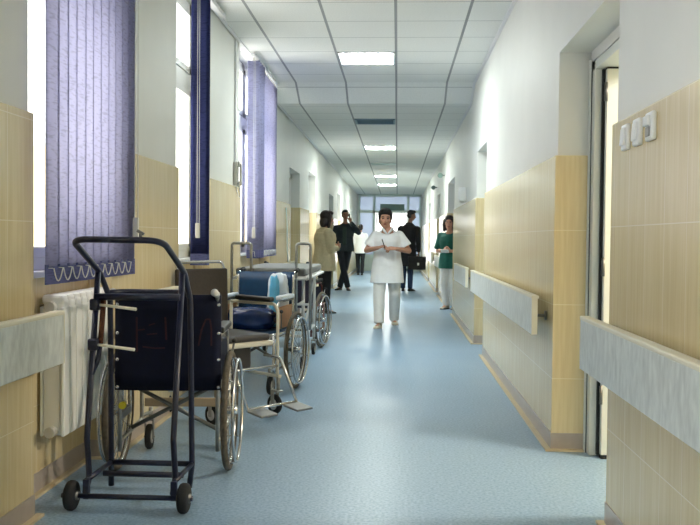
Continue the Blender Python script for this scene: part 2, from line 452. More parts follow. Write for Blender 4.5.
# sun-bleached building across the yard, seen through the panes
# corridor end: aluminium glazed partition with lobby
e = sempty('door_6', 'glazed green-grey aluminium partition with door at the corridor end', 'partition', (0, Y1, 0))
f = MB(); PX0, PX1 = -1.50, .88; zt = 2.22
for xa, xb in ((PX0, PX0+.09), (-.93, -.84), (.34, .43), (PX1-.08, PX1)): f.box(xa, xb, -.04, .04, 0, ZF)
for za, zb in ((0, .12), (zt-.05, zt+.05), (ZF-.09, ZF)): f.box(PX0, PX1, -.04, .04, za, zb)
f.build('partition_frame', M['alu'], e, .004)
fr = bpy.data.materials.new('frosted_glass'); fr.use_nodes = True
n_ = fr.node_tree.nodes; l_ = fr.node_tree.links; n_.remove(n_['Principled BSDF'])
d_ = n_.new('ShaderNodeBsdfDiffuse'); d_.inputs[0].default_value = lin((214, 216, 226)); t_ = n_.new('ShaderNodeBsdfTranslucent'); t_.inputs[0].default_value = lin((214, 218, 228))
x_ = n_.new('ShaderNodeMixShader'); x_.inputs[0].default_value = .8; l_.new(d_.outputs[0], x_.inputs[1]); l_.new(t_.outputs[0], x_.inputs[2]); l_.new(x_.outputs[0], n_['Material Output'].inputs[0])
g = MB(); g.box(PX0, PX1, -.006, .006, zt, ZF-.05); g.build('transom_pane', fr, e)
g = MB(); g.box(PX0+.05, -.88, -.006, .006, .62, zt); g.build('side_pane', fr, e)
g = MB(); g.box(.38, PX1-.04, -.006, .006, .62, zt); g.build('side_pane', fr, e)
g = MB(); g.box(PX0+.05, -.88, -.015, .015, .1, .62); g.box(.38, PX1-.04, -.015, .015, .1, .62); g.build('lower_panel', M['alu'], e)
# the door leaf in the middle
lf = MB()
for xa, xb in ((-.83, -.775), (.275, .33)): lf.box(xa, xb, -.03, .03, .02, zt-.06)
for za, zb in ((.02, .3), (zt-.11, zt-.06)): lf.box(-.83, .33, -.03, .03, za, zb)
dl = lf.build('door_leaf', M['alu'], e, .003)
g = MB(); g.box(-.79, .29, -.005, .005, .28, zt-.12); g.build('door_pane', M['glass'], dl)
hb = MB(); hb.cyl((.27, -.07, .95), (.27, -.07, 1.25), .012); hb.box(.26, .28, -.07, -.02, .97, .99); hb.box(.26, .28, -.07, -.02, 1.21, 1.23); hb.build('door_handle', M['steel'], dl)
# lobby walls beyond
b = MB(); b.box(-2.1, -1.95, Y1, 39, 0, ZF); struct(b.build('wall_lobby', M['white']), 'white lobby wall beyond the glazed end', 'wall')
b = MB(); b.box(1.4, 1.55, Y1, 39, 0, ZF); struct(b.build('wall_lobby', M['white']), 'second white lobby wall beyond the glazed end', 'wall')
b = MB(); b.box(-2.1, PX0+.03, Y1-.05, Y1+.1, 0, ZF); b.box(PX1-.03, XO, Y1-.05, Y1+.1, 0, ZF); struct(b.build('wall_end', M['white']), 'narrow white wall returns beside the glazed end', 'wall')
bx = MB(); bx.rbox(-.66, .24, -.16, -.041, 2.27, 2.5, .01); bo = bx.build('door_operator_box', M['boxgreen'], None, loc=(0, Y1, 0))
tag(bo, 'dark green-grey box above the glazed door at the corridor end', 'box')
# lobby far end: a big window
e = sempty('window_12', 'bright lobby window far behind the glazed end', 'window', (0, 38.9, 0))
f = MB()
for x in (-1.93, 1.35): f.box(x-.04, x+.04, -.04, .04, 0, ZF)
for z in (.04, ZF-.05): f.box(-1.95, 1.4, -.04, .04, z-.05, z+.05)
f.build('window_frame', M['pvc'], e)
g = MB(); g.box(-1.95, 1.4, -.004, .004, 0, ZF); g.build('pane', M['glass'], e)

# room behind the open door, right of the corridor
b = MB()
b.box(XO, 4.0, 1.9, 2.0, 0, ZN); b.box(XO, 4.0, 6.6, 6.7, 0, ZN); b.box(3.9, 4.0, 2.0, 6.6, 0, ZN)
struct(b.build('wall_room', M['cream']), 'cream walls of the side room behind the open door', 'wall')
b = MB(); b.box(XO-.02, 4.0, 1.9, 6.7, 2.75, 2.85); struct(b.build('ceiling_room', M['cream']), 'cream ceiling of the side room', 'ceiling')

# doors
e = sempty('door_1', 'open white door in the near right niche', 'door', (XR+.19, 0, 0))
f = MB()
ya, yb = 3.75, 4.955; zt1 = 2.185
f.box(-.012, .12, yb-.016, yb+.014, 0, 2.2); f.box(.0, .36, yb-.085, yb-.02, 0, zt1); f.box(.0, .36, ya, ya+.06, 0, zt1); f.box(0, .36, ya, yb-.02, zt1-.05, zt1)
f.build('door_frame', M['doorwhite'], e, .003)
g = MB(); g.box(-.004, .01, yb-.021, yb-.0155, 0, 2.19); g.build('frame_gap', M['black'], e)  # black strip standing in for the shaded gap beside the frame
# leaf swung into the room, facing the viewer
lf = MB(); lf.rbox(.05, 1.2, yb-.155, yb-.115, .02, 2.125, .003); lf2 = lf.build('door_leaf', M['doorwhite'], e)
g = MB(); g.box(.036, .056, yb-.113, yb-.09, .012, 2.13); g.box(.05, 1.2, yb-.153, yb-.117, 2.1255, 2.14); g.box(.05, 1.2, yb-.16, yb-.11, .0, .018); g.build('leaf_gap', M['black'], lf2)  # black boxes painted as the dark, shaded gaps around the leaf
for z in (.35, 1.05, 2.0):
    g = MB(); g.cyl((.045, yb-.158, z-.05), (.045, yb-.158, z+.05), .009); g.build('hinge', M['steel'], lf2)
g = MB(); g.rbox(1.02, 1.06, yb-.165, yb-.154, .95, 1.15, .004); g.cyl((1.04, yb-.2, 1.06), (1.04, yb-.15, 1.06), .009); g.cyl((.93, yb-.2, 1.06), (1.05, yb-.2, 1.06), .01); g.build('door_handle', M['steel'], lf2)

def closed_door(k, x, sgn, a, c, m, zt=2.14):
    e = sempty('door_%d' % k, 'closed flush door set back in its wall niche', 'door', (x, a, 0))
    L = c-a
    f = MB(); f.box(-.05, .05, 0, .07, 0, zt+.05); f.box(-.05, .05, L-.07, L, 0, zt+.05); f.box(-.05, .05, 0, L, zt-.02, zt+.05); f.build('door_frame', M['pvc'], e, .004)
    lf = MB(); lf.rbox(-.02, .02, .075, L-.075, .01, zt-.025, .004); l = lf.build('door_leaf', m, e)
    h = MB(); xx = -sgn*.06; h.cyl((0, L-.16, 1.04), (xx, L-.16, 1.04), .009); h.cyl((xx, L-.16, 1.04), (xx, L-.28, 1.04), .01); h.build('door_handle', M['steel'], l)
closed_door(2, XR+.2, 1, 8.98, 10.0, M['doorwhite'])
closed_door(3, XR+.5, 1, 13.97, 15.8, M['lilac'])
closed_door(4, XR+.2, 1, 18.7, 19.8, M['doorwhite'])
closed_door(5, XR+.2, 1, 24.0, 25.1, M['doorwhite'])
closed_door(7, XL-.2, -1, 12.3, 13.55, M['doorwhite'])
closed_door(8, XL-.2, -1, 19.4, 20.65, M['doorwhite'])

# ------------------------------------------------------------------ ceiling lights, vents
def panel_light(y, z, d, label):
    t = thing('ceiling_light', label, 'ceiling light', (-.336, y+d/2, z), 0, 'recessed fluorescent ceiling panels')
    b = MB(); h = .285
    for x0, x1, a, c in ((-h, h, -d/2, -d/2+.015), (-h, h, d/2-.015, d/2), (-h, -h+.015, -d/2, d/2), (h-.015, h, -d/2, d/2)): b.box(x0, x1, a, c, -.012, .004)
    b.build('light_frame', M['tray'], t)
    b = MB(); b.box(-h+.013, h-.013, -d/2+.013, d/2-.013, -.008, -.002); b.build('diffuser', M['light'], t)
for y, z, lb in ((8.72, ZN, 'largest lit ceiling panel, nearest to the viewer, above the wheelchairs'), (15.72, ZF, 'second lit ceiling panel, just beyond the blue-grey vent'), (22.9, ZF, 'third lit ceiling panel, just beyond the thin grey vent'), (26.6, ZF, 'smallest lit ceiling panel, closest to the glazed end of the corridor')):
    panel_light(y, z, .57, lb)
panel_light(34.6, ZF, .57, 'added lit ceiling panel in the lobby beyond the glazed end'); panel_light(-4.5, ZN, .57, 'added unseen lit ceiling panel behind the viewer')  # panels added to brighten the end glazing and the near corridor
def vent(y, d, z, label, m):
    t = thing('ceiling_vent', label, 'vent', (-.336, y+d/2, z), 0, 'ceiling air vents')
    b = MB(); h = .285
    for x0, x1, a, c in ((-h, h, -d/2, -d/2+.03), (-h, h, d/2-.03, d/2), (-h, -h+.03, -d/2, d/2), (h-.03, h, -d/2, d/2)): b.box(x0, x1, a, c, -.015, .004)
    b.build('vent_frame', m, t)
    b = MB(); n = int(d/.05)
    R = Matrix.Rotation(.6, 4, 'X')
    for i in range(1, n): b.box(-h+.02, h-.02, -.018, .018, -.002, .002, Matrix.Translation((0, -d/2+i*d/n, -.004)) @ R)
    b.build('louvre', m, t)
    b = MB(); b.box(-h+.01, h-.01, -d/2+.01, d/2-.01, -.001, .001); b.build('duct_back', M['steel'], t)
vent(12.2, .5, ZF, 'blue-grey slatted air vent in the ceiling between the first two lit panels', M['vent'])
vent(19.3, .4, ZF, 'thin grey slatted air vent in the ceiling beyond the second lit panel', M['alu'])

# ------------------------------------------------------------------ handrail boards
def handrail(name_label, x, sgn, a, c, grp='handrail boards along the walls'):
    t = thing('handrail', name_label, 'handrail', (x, a, 0), 0, grp)
    b = MB(); L = c-a; s = -sgn   # outward into corridor
    xo = .105
    b.rbox(*sorted((s*(xo-.03), s*xo)), 0, L, .648, .858, .004); b.build('rail_board', M['rail'], t)
    b = MB(); b.rbox(*sorted((s*(xo-.04), s*(xo+.003))), -.003, L+.003, .856, .874, .005); b.box(*sorted((s*(xo-.032), s*(xo+.001))), -.004, .0, .648, .858); b.box(*sorted((s*(xo-.032), s*(xo+.001))), L, L+.004, .648, .858); b.build('rail_cap', M['railcap'], t)
    n = max(2, int(L/1.2)+1)
    for i in range(n):
        y = .12+(L-.24)*i/(n-1)
        lo, hi = .0, .0
        b = MB(); b.cyl((0, y, .75), (s*(xo-.03), y, .75), .009, 8); b.cyl((0, y, .75), (s*.012, y, .75), .028, 12); b.rbox(*sorted((s*(xo-.045), s*(xo-.028))), y-.02, y+.02, .7, .8, .003); b.build('rail_bracket', M['steel'], t)
handrail('grey marbled handrail board at the lower right corner, nearest on the right wall', XR, 1, 0.2, 3.73)
handrail('long grey handrail board on the tiled pier beyond the open door', XR, 1, 5.06, 9.28)
handrail('grey handrail board on the right wall just before the person in green', XR, 1, 9.98, 12.0)
handrail('short far handrail board on the right wall just beyond the person in green', XR, 1, 15.9, 18.5)
handrail('farthest handrail board on the right wall, before the glazed end', XR, 1, 19.95, 23.8)
handrail('grey marbled handrail board overlapping the white radiator at the left edge', XL, -1, 0.2, 3.63)
handrail('handrail board behind the brown-backed chair between the first two blinds', XL, -1, 4.7, 5.58)
handrail('handrail board on the left wall between the farthest wheelchair and the person in beige', XL, -1, 10.5, 12.2)
handrail('handrail board on the left wall behind the person on the phone', XL, -1, 16.5, 19.2)

# ------------------------------------------------------------------ radiator
t = thing('radiator', 'white ribbed radiator under the first window, beside the handrail end', 'radiator', (-1.58, 3.90, .245))
nsec = 9; pitch = .08
for i in range(nsec):
    b = MB(); y = i*pitch+.04
    b.rbox(.038, .058, y-.036, y+.036, .02, .62, .008)          # front fin
    b.rbox(-.058, -.046, y-.036, y+.036, .02, .62, .005)
    b.rbox(-.05, .045, y-.006, y+.006, .02, .64, .003)
    for dy in (-.02, .02): b.rbox(-.045, .03, y+dy-.0025, y+dy+.0025, .04, .62, .001)
    b.rbox(-.05, .05, y-.036, y+.036, .63, .675, .014)            # rounded top
    b.rbox(.0, .056, y-.03, y+.03, .6, .655, .012)
    b.cyl((0, y-.04, .045), (0, y+.04, .045), .024); b.cyl((0, y-.04, .62), (0, y+.04, .62), .024)
    b.build('radiator_section', M['radiator'], t)
for z in (.62, .045):
    b = MB(); b.cyl((0, -.03, z), (0, 0, z), .025); b.build('end_plug', M['pale'], t)
for y, z in ((.04, .62), (.68, .62), (.2, .045), (.6, .045)):
    b = MB(); b.cyl((0, y, z), (-.072, y, z), .009); b.build('wall_bracket', M['steel'], t)

# ------------------------------------------------------------------ vertical blinds
def blind(label, y0, pitch, n, ang, x, ztop, zbot, cordside, jitter=.05, w=.127, chain=True, rail=None, fab='blind', cx=.07):
    t = thing('vertical_blind', label, 'blind', (x, y0, zbot), 0, 'lavender vertical blinds')
    H = ztop-zbot; ya, yb = rail or (-.06, pitch*(n-1)+.1)
    b = MB(); b.rbox(-.022, .022, ya, yb, H+.03, H+.065, .004); b.build('headrail', M['tray'], t)
    for y in (ya+.15, yb-.15):
        b = MB(); b.box(-.012, .012, y-.015, y+.015, H+.062, ZN-zbot+.005); b.build('rail_bracket', M['steel'], t)
    for i in range(n):
        a = (ang(i) if callable(ang) else ang)+random.uniform(-jitter, jitter); y = i*pitch
        T = Matrix.Translation((0, y, 0)) @ Matrix.Rotation(a, 4, 'Z')
        b = MB()
        # slightly bowed strip lying along local Y, w wide
        rings = []
        for z in (.075, H*.33, H*.66, H):
            r = []
            for k in range(7):
                s = (k/6-.5); r.append(T @ V((.006*(1-4*s*s)+.0004, s*w, z)))
            for k in range(6, -1, -1):
                s = (k/6-.5); r.append(T @ V((.006*(1-4*s*s)-.0004, s*w, z)))
            rings.append(r)
        b.loft(rings); vn = b.build('vane', M[fab], t)
        b = MB(); b.box(-.003, .004, -w/2, w/2, 0, .085, T); b.build('hem_weight', M['blindpocket'], vn)
        b = MB(); b.box(-.004, .004, -.012, .012, H-.005, H+.035, T); b.build('hanger', M['pale'], vn)
        if chain and i < n-1:
            p0 = V((0.022, y-.05, .07)); p1 = V((.022, y+.05, .07))
            b = MB(); b.tube([p0*(1-k/8)+p1*(k/8)+V((.004, 0, -.055*(1-(k/4-1)**2))) for k in range(9)], .0028, 5); b.tube([p0, p0+V((-.02, .004, 0))], .002, 5); b.tube([p1, p1+V((-.02, -.004, 0))], .002, 5); b.build('bead_chain', M['chain'], vn)
    # pull cord with weight
    cy = cordside; b = MB()
    b.tube([(cx, cy, H+.03), (cx, cy, .28), (cx+.006, cy+.01, .25), (cx+.012, cy+.02, .28), (cx+.01, cy+.016, H+.03)], .002, 6); b.cyl((0, cy+.01, H+.045), (cx, cy+.01, H+.03), .004); b.build('pull_cord', M['chain'], t)
    b = MB(); b.rbox(cx-.01, cx+.022, cy-.008, cy+.01, .2, .31, .004); b.build('cord_weight', M['pale'], t)
blind('backlit lavender vertical blind over the nearest window, above the radiator', 3.625, .107, 11, -.09, -1.465, 2.975, .985, 1.06, .04, .121, cx=.03)
blind('narrow stack of drawn-back blind vanes, coloured dark navy for shade, second window', 6.35, .009, 9, PI/2-.04, -1.465, 2.975, .985, -.06, .01, rail=(-.4, .85), chain=False, fab='shadedblind', cx=0.0)
blind('half-drawn bluish vertical blind over the third window behind the trolley', 8.74, .112, 15, lambda i: PI/2-.12 if i < 4 else -.12, -1.465, 2.975, .985, -.1, .03, cx=.02)

# ------------------------------------------------------------------ small fittings
t = thing('intercom_handset', 'pale intercom handset hung on the left wall before the third window', 'intercom', (XL-IN, 8.1, 1.66))
b = MB(); b.rbox(0, .04, -.045, .045, .02, .24, .01); b.build('base', M['pale'], t)
b = MB(); b.rbox(.04, .06, -.028, .028, 0, .055, .01); b.rbox(.04, .06, -.028, .028, .19, .245, .01); b.rbox(.055, .075, -.022, .022, .02, .225, .009); b.build('receiver', M['pale'], t)
b = MB(); b.tube(fillet([(.05, 0, .005), (.06, -.01, -.06), (.05, .03, -.1), (.02, .03, -.02), (.02, .03, .03)], .03), .004, 6); b.build('coiled_cord', M['pale'], t)
b = MB(); b.box(0, .018, -.012, .012, 1.9, ZN+.002); o = b.build('cable_duct', M['tray'], None, loc=(XL-IN, 8.1, 0)); tag(o, 'thin white cable duct rising from the intercom handset to the ceiling', 'cable duct')
for i, (y, kind, lb) in enumerate(((3.39, 's', 'white light switch closest to the open door, first of three in a row'), (3.225, 's', 'middle white light switch of the row of three on the near right wall'), (3.06, 'k', 'white wall socket with a dark opening at the end of the switch row'))):
    t = thing('light_switch' if kind == 's' else 'wall_socket', lb, 'switch' if kind == 's' else 'socket', (XR, y+.03, 1.592), 0, 'switches on the near right wall')
    b = MB(); b.rbox(-.018, 0.002, -.042, .042, -.05, .05, .008, 3); b.build('plate', M['pvc'], t)
    b = MB()
    if kind == 's':
        b.rbox(-.026, -.016, -.027, .027, -.034, .034, .005, 2, Matrix.Rotation(.06, 4, 'Y')); b.build('rocker', M['pvc'], t)
    else:
        b.rbox(-.03, -.016, -.03, .03, 0, .036, .005); b.build('flap', M['pvc'], t)
        b = MB(); b.rbox(-.022, -.016, -.024, .024, -.036, -.002, .003); b.build('opening', M['steel'], t)
t = thing('soap_dispenser', 'small white dispenser box on the right wall above the third handrail', 'dispenser', (XR+IN, 11.65, 1.71))
b = MB(); b.rbox(-.1, 0.002, -.06, .06, 0, .18, .012); b.build('body', M['pvc'], t)
b = MB(); b.rbox(-.085, -.03, -.03, .03, -.025, .004, .006); b.build('spout', M['pale'], t)
for y, z, lb in ((17.0, 2.44, 'small dark round wall sign, nearer of two high on the right wall'), (20.3, 2.40, 'small dark round wall sign, farther of two high on the right wall')):
    t = thing('round_sign', lb, 'sign', (XR+IN, y, z), 0, 'round signs high on the right wall')
    b = MB(); b.cyl((-.085, -.012, 0), (-.085, .012, 0), .05, 20); b.build('disc', M['boxgreen'], t)
    b = MB(); b.box(-.07, .002, -.006, .006, -.012, .012); b.build('arm', M['steel'], t)
b = MB(); b.tube([(0, 0, 0), (.004, .1, -.25), (.004, .12, -.55), (.004, .28, -.85)], .008, 8); o = b.build('wall_cable', M['alu'], None, loc=(XL+.007, 11.75, 1.60)); tag(o, 'grey cable hanging on the beige tiles behind the person in beige', 'cable')
# ------------------------------------------------------------------ the tube cart in front
OX, OY = -1.16, 3.80
t = thing('hand_cart', 'dark navy tubular hand cart with two small wheels, standing in front of the navy wheelchair', 'cart', (OX, OY, 0))
def q(x, y, z): return V((x-OX, y-OY, z))
R = .0135
LX, RX = -1.352, -.966
b = MB()
b.tube(fillet([q(LX+.012, 4.02, R), q(LX+.012, 4.02, .12), q(LX+.022, 3.97, .9), q(LX, 3.885, 1.03), q(-1.335, 3.5, 1.178), q(-.955, 3.5, 1.176), q(RX+.005, 3.885, 1.03), q(RX+.012, 3.97, .9), q(RX+.012, 4.02, .12), q(RX-.0, 4.02, R)], .075, 8), R, 12)
b.build('handle_frame', M['navytube'], t)
for x in (LX, RX):
    b = MB(); b.tube(fillet([q(x+.004, 3.70, .075), q(x, 3.76, .125), q(x-.006, 3.745, .3), q(x, 3.87, 1.04)], .05), R, 12)
    b.build('upright', M['navytube'], t)
b = MB(); b.tube([q(LX, 3.83, .92), q(RX, 3.83, .922)], R*1.15, 12); b.build('cross_bar', M['navytube'], t)
b = MB(); b.tube(fillet([q(LX+.02, 3.95, .93), q(LX+.06, 4.03, .932), q(RX-.06, 4.03, .932), q(RX+.01, 3.95, .93)], .06), R*.95, 12); b.build('cross_bar', M['navytube'], t)
for y, z, xa, xb in ((4.02, .125, LX+.01, RX+.02), (3.86, .115, LX+.03, RX+.01)):
    b = MB(); b.tube([q(xa, y, z), q(xb, y, z)], R, 12); b.build('base_bar', M['navytube'], t)
for x in (LX, RX):
    b = MB(); b.tube([q(x+.006, 3.70, .125), q(x+.012, 4.02, .125)], .0115, 10); b.build('base_side', M['navytube'], t)
    b = MB(); b.rbox(-.014, .014, -.012, .012, -.085, 0, .004, 2, Matrix.Translation(q(x+.012, 3.69, .135))); b.build('axle_bracket', M['navytube'], t)
b = MB(); b.tube([q(-1.445, 3.68, .064), q(-.87, 3.68, .064)], .0115, 12); b.build('axle', M['navytube'], t)
for x in (-1.402, -.908):
    b = MB(); T = Matrix.Translation(q(x, 3.68, .065)) @ Matrix.Rotation(PI/2, 4, 'Y')
    b.lathe([(.012, -.022), (.05, -.022), (.06, -.017), (.065, -.008), (.065, .008), (.06, .017), (.05, .022), (.012, .022)], 28, T); wl = b.build('wheel', M['rubber'], t)
    b = MB(); b.lathe([(.001, -.03), (.02, -.03), (.02, .03), (.001, .03)], 16, T); b.build('hub', M['steel'], wl)
for z in (.885, .708):
    y = 3.855-(1.04-z)*.14
    b = MB(); b.tube([q(LX, y, z), q(LX+.06, y-.012, z-.004), q(LX+.195, y-.03, z-.017)], [.006, .0065, .0075], 8); hk = b.build('hook_rod', M['railcap'], t)
    b = MB(); b.rbox(-.022, .022, -.022, .022, -.026, .026, .008, 2, Matrix.Translation(q(LX, y, z))); b.build('clamp', M['navytube'], hk)
b = MB(); b.tube(fillet([q(LX+.035, 3.845, .925), q(LX+.028, 3.84, .80), q(LX+.024, 3.83, .71)], .08), .0125, 10); b.build('rusty_strut', M['rust'], t)
b = MB(); b.tube(fillet([q(LX+.024, 3.83, .715), q(LX+.018, 3.82, .64), q(LX-.002, 3.79, .575)], .06), .0115, 10); b.build('curved_strut', M['navytube'], t)
b = MB(); b.cyl(q(-1.047, 3.5, 1.185), q(-1.047, 3.5, 1.205), .007); b.box(-.016, .016, -.004, .004, 0, .012, Matrix.Translation(q(-1.05, 3.5, 1.203)) @ Matrix.Rotation(.5, 4, 'Y')); b.build('wing_nut', M['steel'], t)

# ------------------------------------------------------------------ wheelchairs
def rear_wheel(par, x, y, R, s, m_tyre, camber=0, rim='chrome', spokes=24):
    c = V((x, y, R)); ax = V((1, 0, 0))
    b = MB(); b.ring(c, ax, R-.028, .009, 44, 8); b.cyl((x-.04, y, R), (x+.04, y, R), .022, 14)
    for i in range(spokes):
        a = 2*PI*i/spokes; o = V((0, math.cos(a), math.sin(a))); a2 = a+(.45 if i % 2 else -.45); p = V((0, math.cos(a2), math.sin(a2)))
        b.cyl(c+p*.02+ax*(.03 if i % 4 < 2 else -.03), c+o*(R-.03), .0016, 5)
    w = b.build('rear_wheel', M[rim], par)
    b = MB(); b.ring(c, ax, R-.0165, .0165, 48, 10); b.build('tyre', m_tyre, w)
    b = MB(); b.ring(c+ax*s*.04, ax, R-.045, .008, 44, 8)
    for i in range(6):
        a = 2*PI*i/6+.3; o = V((0, math.cos(a), math.sin(a))); b.cyl(c+o*(R-.035), c+ax*s*.04+o*(R-.045), .004, 6)
    b.build('handrim', M['chrome'], w)
def caster(par, x, y, R, top, tilt=0, m='dullchrome'):
    b = MB()
    for s in (-1, 1): b.rbox(x+s*.022-.003, x+s*.022+.003, y-.035-.016, y-.035+.016, R*.8, R*2+.03, .002)
    b.rbox(x-.026, x+.026, y-.052, y+.02, R*2+.02, R*2+.034, .003); b.cyl((x, y, R*2+.02), (x, y, top), .012, 12); b.cyl((x-.03, y-.035, R), (x+.03, y-.035, R), .006, 8)
    f = b.build('caster_fork', M[m], par)
    T = Matrix.Translation((x, y-.035, R)) @ Matrix.Rotation(PI/2, 4, 'Y')
    b = MB(); b.lathe([(.01, -.014), (R*.62, -.014), (R*.9, -.016), (R, -.008), (R, .008), (R*.9, .016), (R*.62, .014), (.01, .014)], 24, T); w = b.build('caster_wheel', M['rubber'], f)
    b = MB(); b.lathe([(.004, -.018), (R*.55, -.016), (R*.55, .016), (.004, .018)], 18, T); b.build('hub', M['pale'], w)

def cushion(b, x0, x1, y0, y1, z0, z1, r=.018): b.rbox(x0, x1, y0, y1, z0, z1, r, 3)

def wheelchair(label, loc, rz, o):
    t = thing('wheelchair', label, 'wheelchair', (loc[0], loc[1], 0), rz, 'wheelchairs along the window wall')
    fm = M[o.get('frame', 'chrome')]; hw = o.get('hw', .235); sz = .47; bt = o.get('back_top', .91); bb = o.get('back_bot', .44)
    r = .011
    for s in (-1, 1):
        x = s*hw
        b = MB()   # side frame: back post, push handle bend, lower rail, front post, arm
        if o.get('handles', True):
            b.tube(fillet([(x, -.19, .13), (x, -.2, .45), (x, -.215, .90), (x, -.30, .925)], .05), r, 10)
        else: b.tube([(x, -.19, .13), (x, -.2, .45), (x, -.215, bt+.01)], r, 10)
        b.tube(fillet([(x, -.19, .18), (x, .33, .18), (x, .33, .47)], .03), r, 10)
        b.tube([(x, -.2, sz-.02), (x, .34, sz-.02)], r, 10)
        b.tube(fillet([(x, -.2, .70), (x, .2, .70), (x, .23, .66), (x, .23, sz)], .05), r*.9, 10)
        b.build('side_frame', fm, t)
        b = MB(); cushion(b, x-.027, x+.027, -.16, .2, .712, .745, .01); b.build('armrest', M[o.get('pad', 'blackpad')], t)
        b = MB(); b.rbox(x+s*.0-.004, x+s*.0+.004, -.17, .2, sz+.02, .66, .003); b.build('side_panel', M[o.get('panel', 'navy')], t)
        if o.get('handles', True):
            b = MB(); b.tube([(x, -.255, .913), (x, -.345, .928)], [.016, .0175], 12); b.ball((x, -.345, .928), .0185); b.build('push_handle', M[o.get('grip', 'pale')], t)
        rear_wheel(t, s*(hw+o.get('wo', .075)), -.03, .305, s, M[o.get('tyre', 'tyre')])
        b = MB(); b.cyl((x, -.03, .305), (s*(hw+o.get('wo', .075)), -.03, .305), .014); b.rbox(x-.012, x+.012, -.2, .02, .285, .325, .004); b.build('axle_plate', M['steel'], t)
        caster(t, s*(hw-.03), o.get('cy', .45), .07, .23, m=o.get('cfork', 'dullchrome'))
        b = MB(); b.tube([(x, .33, .2), (s*(hw-.03), o.get('cy', .45), .2)], r, 8); b.build('caster_arm', fm, t)
        # brake lever
        b = MB(); b.tube([(x+s*.02, .2, .5), (x+s*.035, .25, .62)], .006, 8); bl = b.build('brake_lever', M['steel'], t)
        b = MB(); b.ball((x+s*.036, .252, .63), .014); b.build('brake_knob', M['black'], bl)
        if o.get('foot', True):
            b = MB(); b.tube(fillet([(s*(hw-.02), .34, .45), (s*(hw-.03), .42, .45), (s*(hw-.05), .56, .13)], .06), r*.9, 10); h = b.build('legrest', fm, t)
            b = MB(); b.rbox(s*.04 if s > 0 else -.2, .2 if s > 0 else s*.04, .53, .67, .105, .117, .005); b.build('footplate', M[o.get('plate', 'black')], h)
    # cross brace
    for s in (-1, 1):
        b = MB(); b.tube([(s*(hw-.01), -.03*s, .2), (-s*(hw-.01), -.03*s, sz-.03)], .011, 10); b.build('cross_brace', M[o.get('brace', 'steel')], t)
    b = MB(); b.loft([[V((x, y, sz-.012*(1-(x/hw)**2)*2+dz)) for x, dz in [(hw*k/4, .008) for k in range(-4, 5)]+[(hw*k/4, -.008) for k in range(4, -5, -1)]] for y in (-.2, 0, .2)])
    b.build('seat', M[o.get('seat', 'navy')], t)
    # backrest sling, bowed, with top hem
    b = MB(); n = 12
    def sec(z, bow, th, w): return [V((w*(2*k/n-1), -.215-bow*(1-(2*k/n-1)**2)-.002+th, z)) for k in range(n+1)]+[V((w*(2*k/n-1), -.215-bow*(1-(2*k/n-1)**2)-.002-th, z)) for k in range(n, -1, -1)]
    W = o.get('bw', hw+.008)
    sg = o.get('bowdir', 1)
    rows = []
    for k in range(7):
        z = bb+(bt-bb)*k/6; rows.append(sec(z, sg*.022, .007, W))
    b.loft(rows)
    bk = b.build('backrest', M[o.get('back', 'navy')], t)
    if o.get('bolts'):
        for s in (-1, 1):
            for z in (.455, .59, .72, .86):
                b = MB(); b.ball((s*(W-.012), -.225, z), .009, .006, .009); b.build('bolt', M['chrome'], bk)
    return t, bk

GX = dict(frame='dullchrome', hw=.24, back='navy', seat='navy', bolts=True, bw=.258, grip='pale', panel='navy', cy=.43, foot=False, wo=.043)
wc1, back1 = wheelchair('navy-backed wheelchair seen from behind, with faded red lettering, right behind the hand cart', (-1.137, 4.42), math.radians(5), GX)
# flared top corner of the sling and faded red brush marks on the back
b = MB(); y = -.2465
def stroke(p, w=.009):
    for a, c in zip(p, p[1:]):
        a = V((a[0], 0, a[1])); c = V((c[0], 0, c[1])); d = (c-a).normalized(); nn = V((-d.z, 0, d.x))*w/2
        def yy(v): return -.2245-.022*(1-(v.x/.258)**2)-.0012
        ps = [a+nn, c+nn, c-nn, a-nn]; v = [b.bm.verts.new((k.x, yy(k), k.z)) for k in ps]; v2 = [b.bm.verts.new((k.x, yy(k)+.001, k.z)) for k in ps]
        b._f(v); b._f(v2[::-1])
        for i in range(4): b._f((v[i], v2[i], v2[(i+1) % 4], v[(i+1) % 4]))
stroke([(-.15, .80), (-.148, .63)]); stroke([(-.15, .735), (-.11, .74)], .006); stroke([(-.10, .715), (-.05, .72)], .005); stroke([(-.01, .80), (-.005, .69)]); stroke([(-.12, .655), (-.06, .648), (-.012, .65)], .007); stroke([(-.09, .76), (-.06, .77)], .005)
b.build('red_letter', M['red'], back1); b = MB()
stroke([(.15, .66), (.165, .74), (.185, .79), (.205, .79), (.212, .74), (.212, .66)], .008)
b.build('red_letter', M['red'], back1)
b = MB(); b.rbox(-.225, .225, .33, .345, .25, .30, .006); b.build('calf_strap', M['calf'], wc1)
b = MB(); b.cyl((-.225, -.19, .36), (-.225, -.215, .36), .018); b.build('yellow_cap', M['yellow'], wc1)

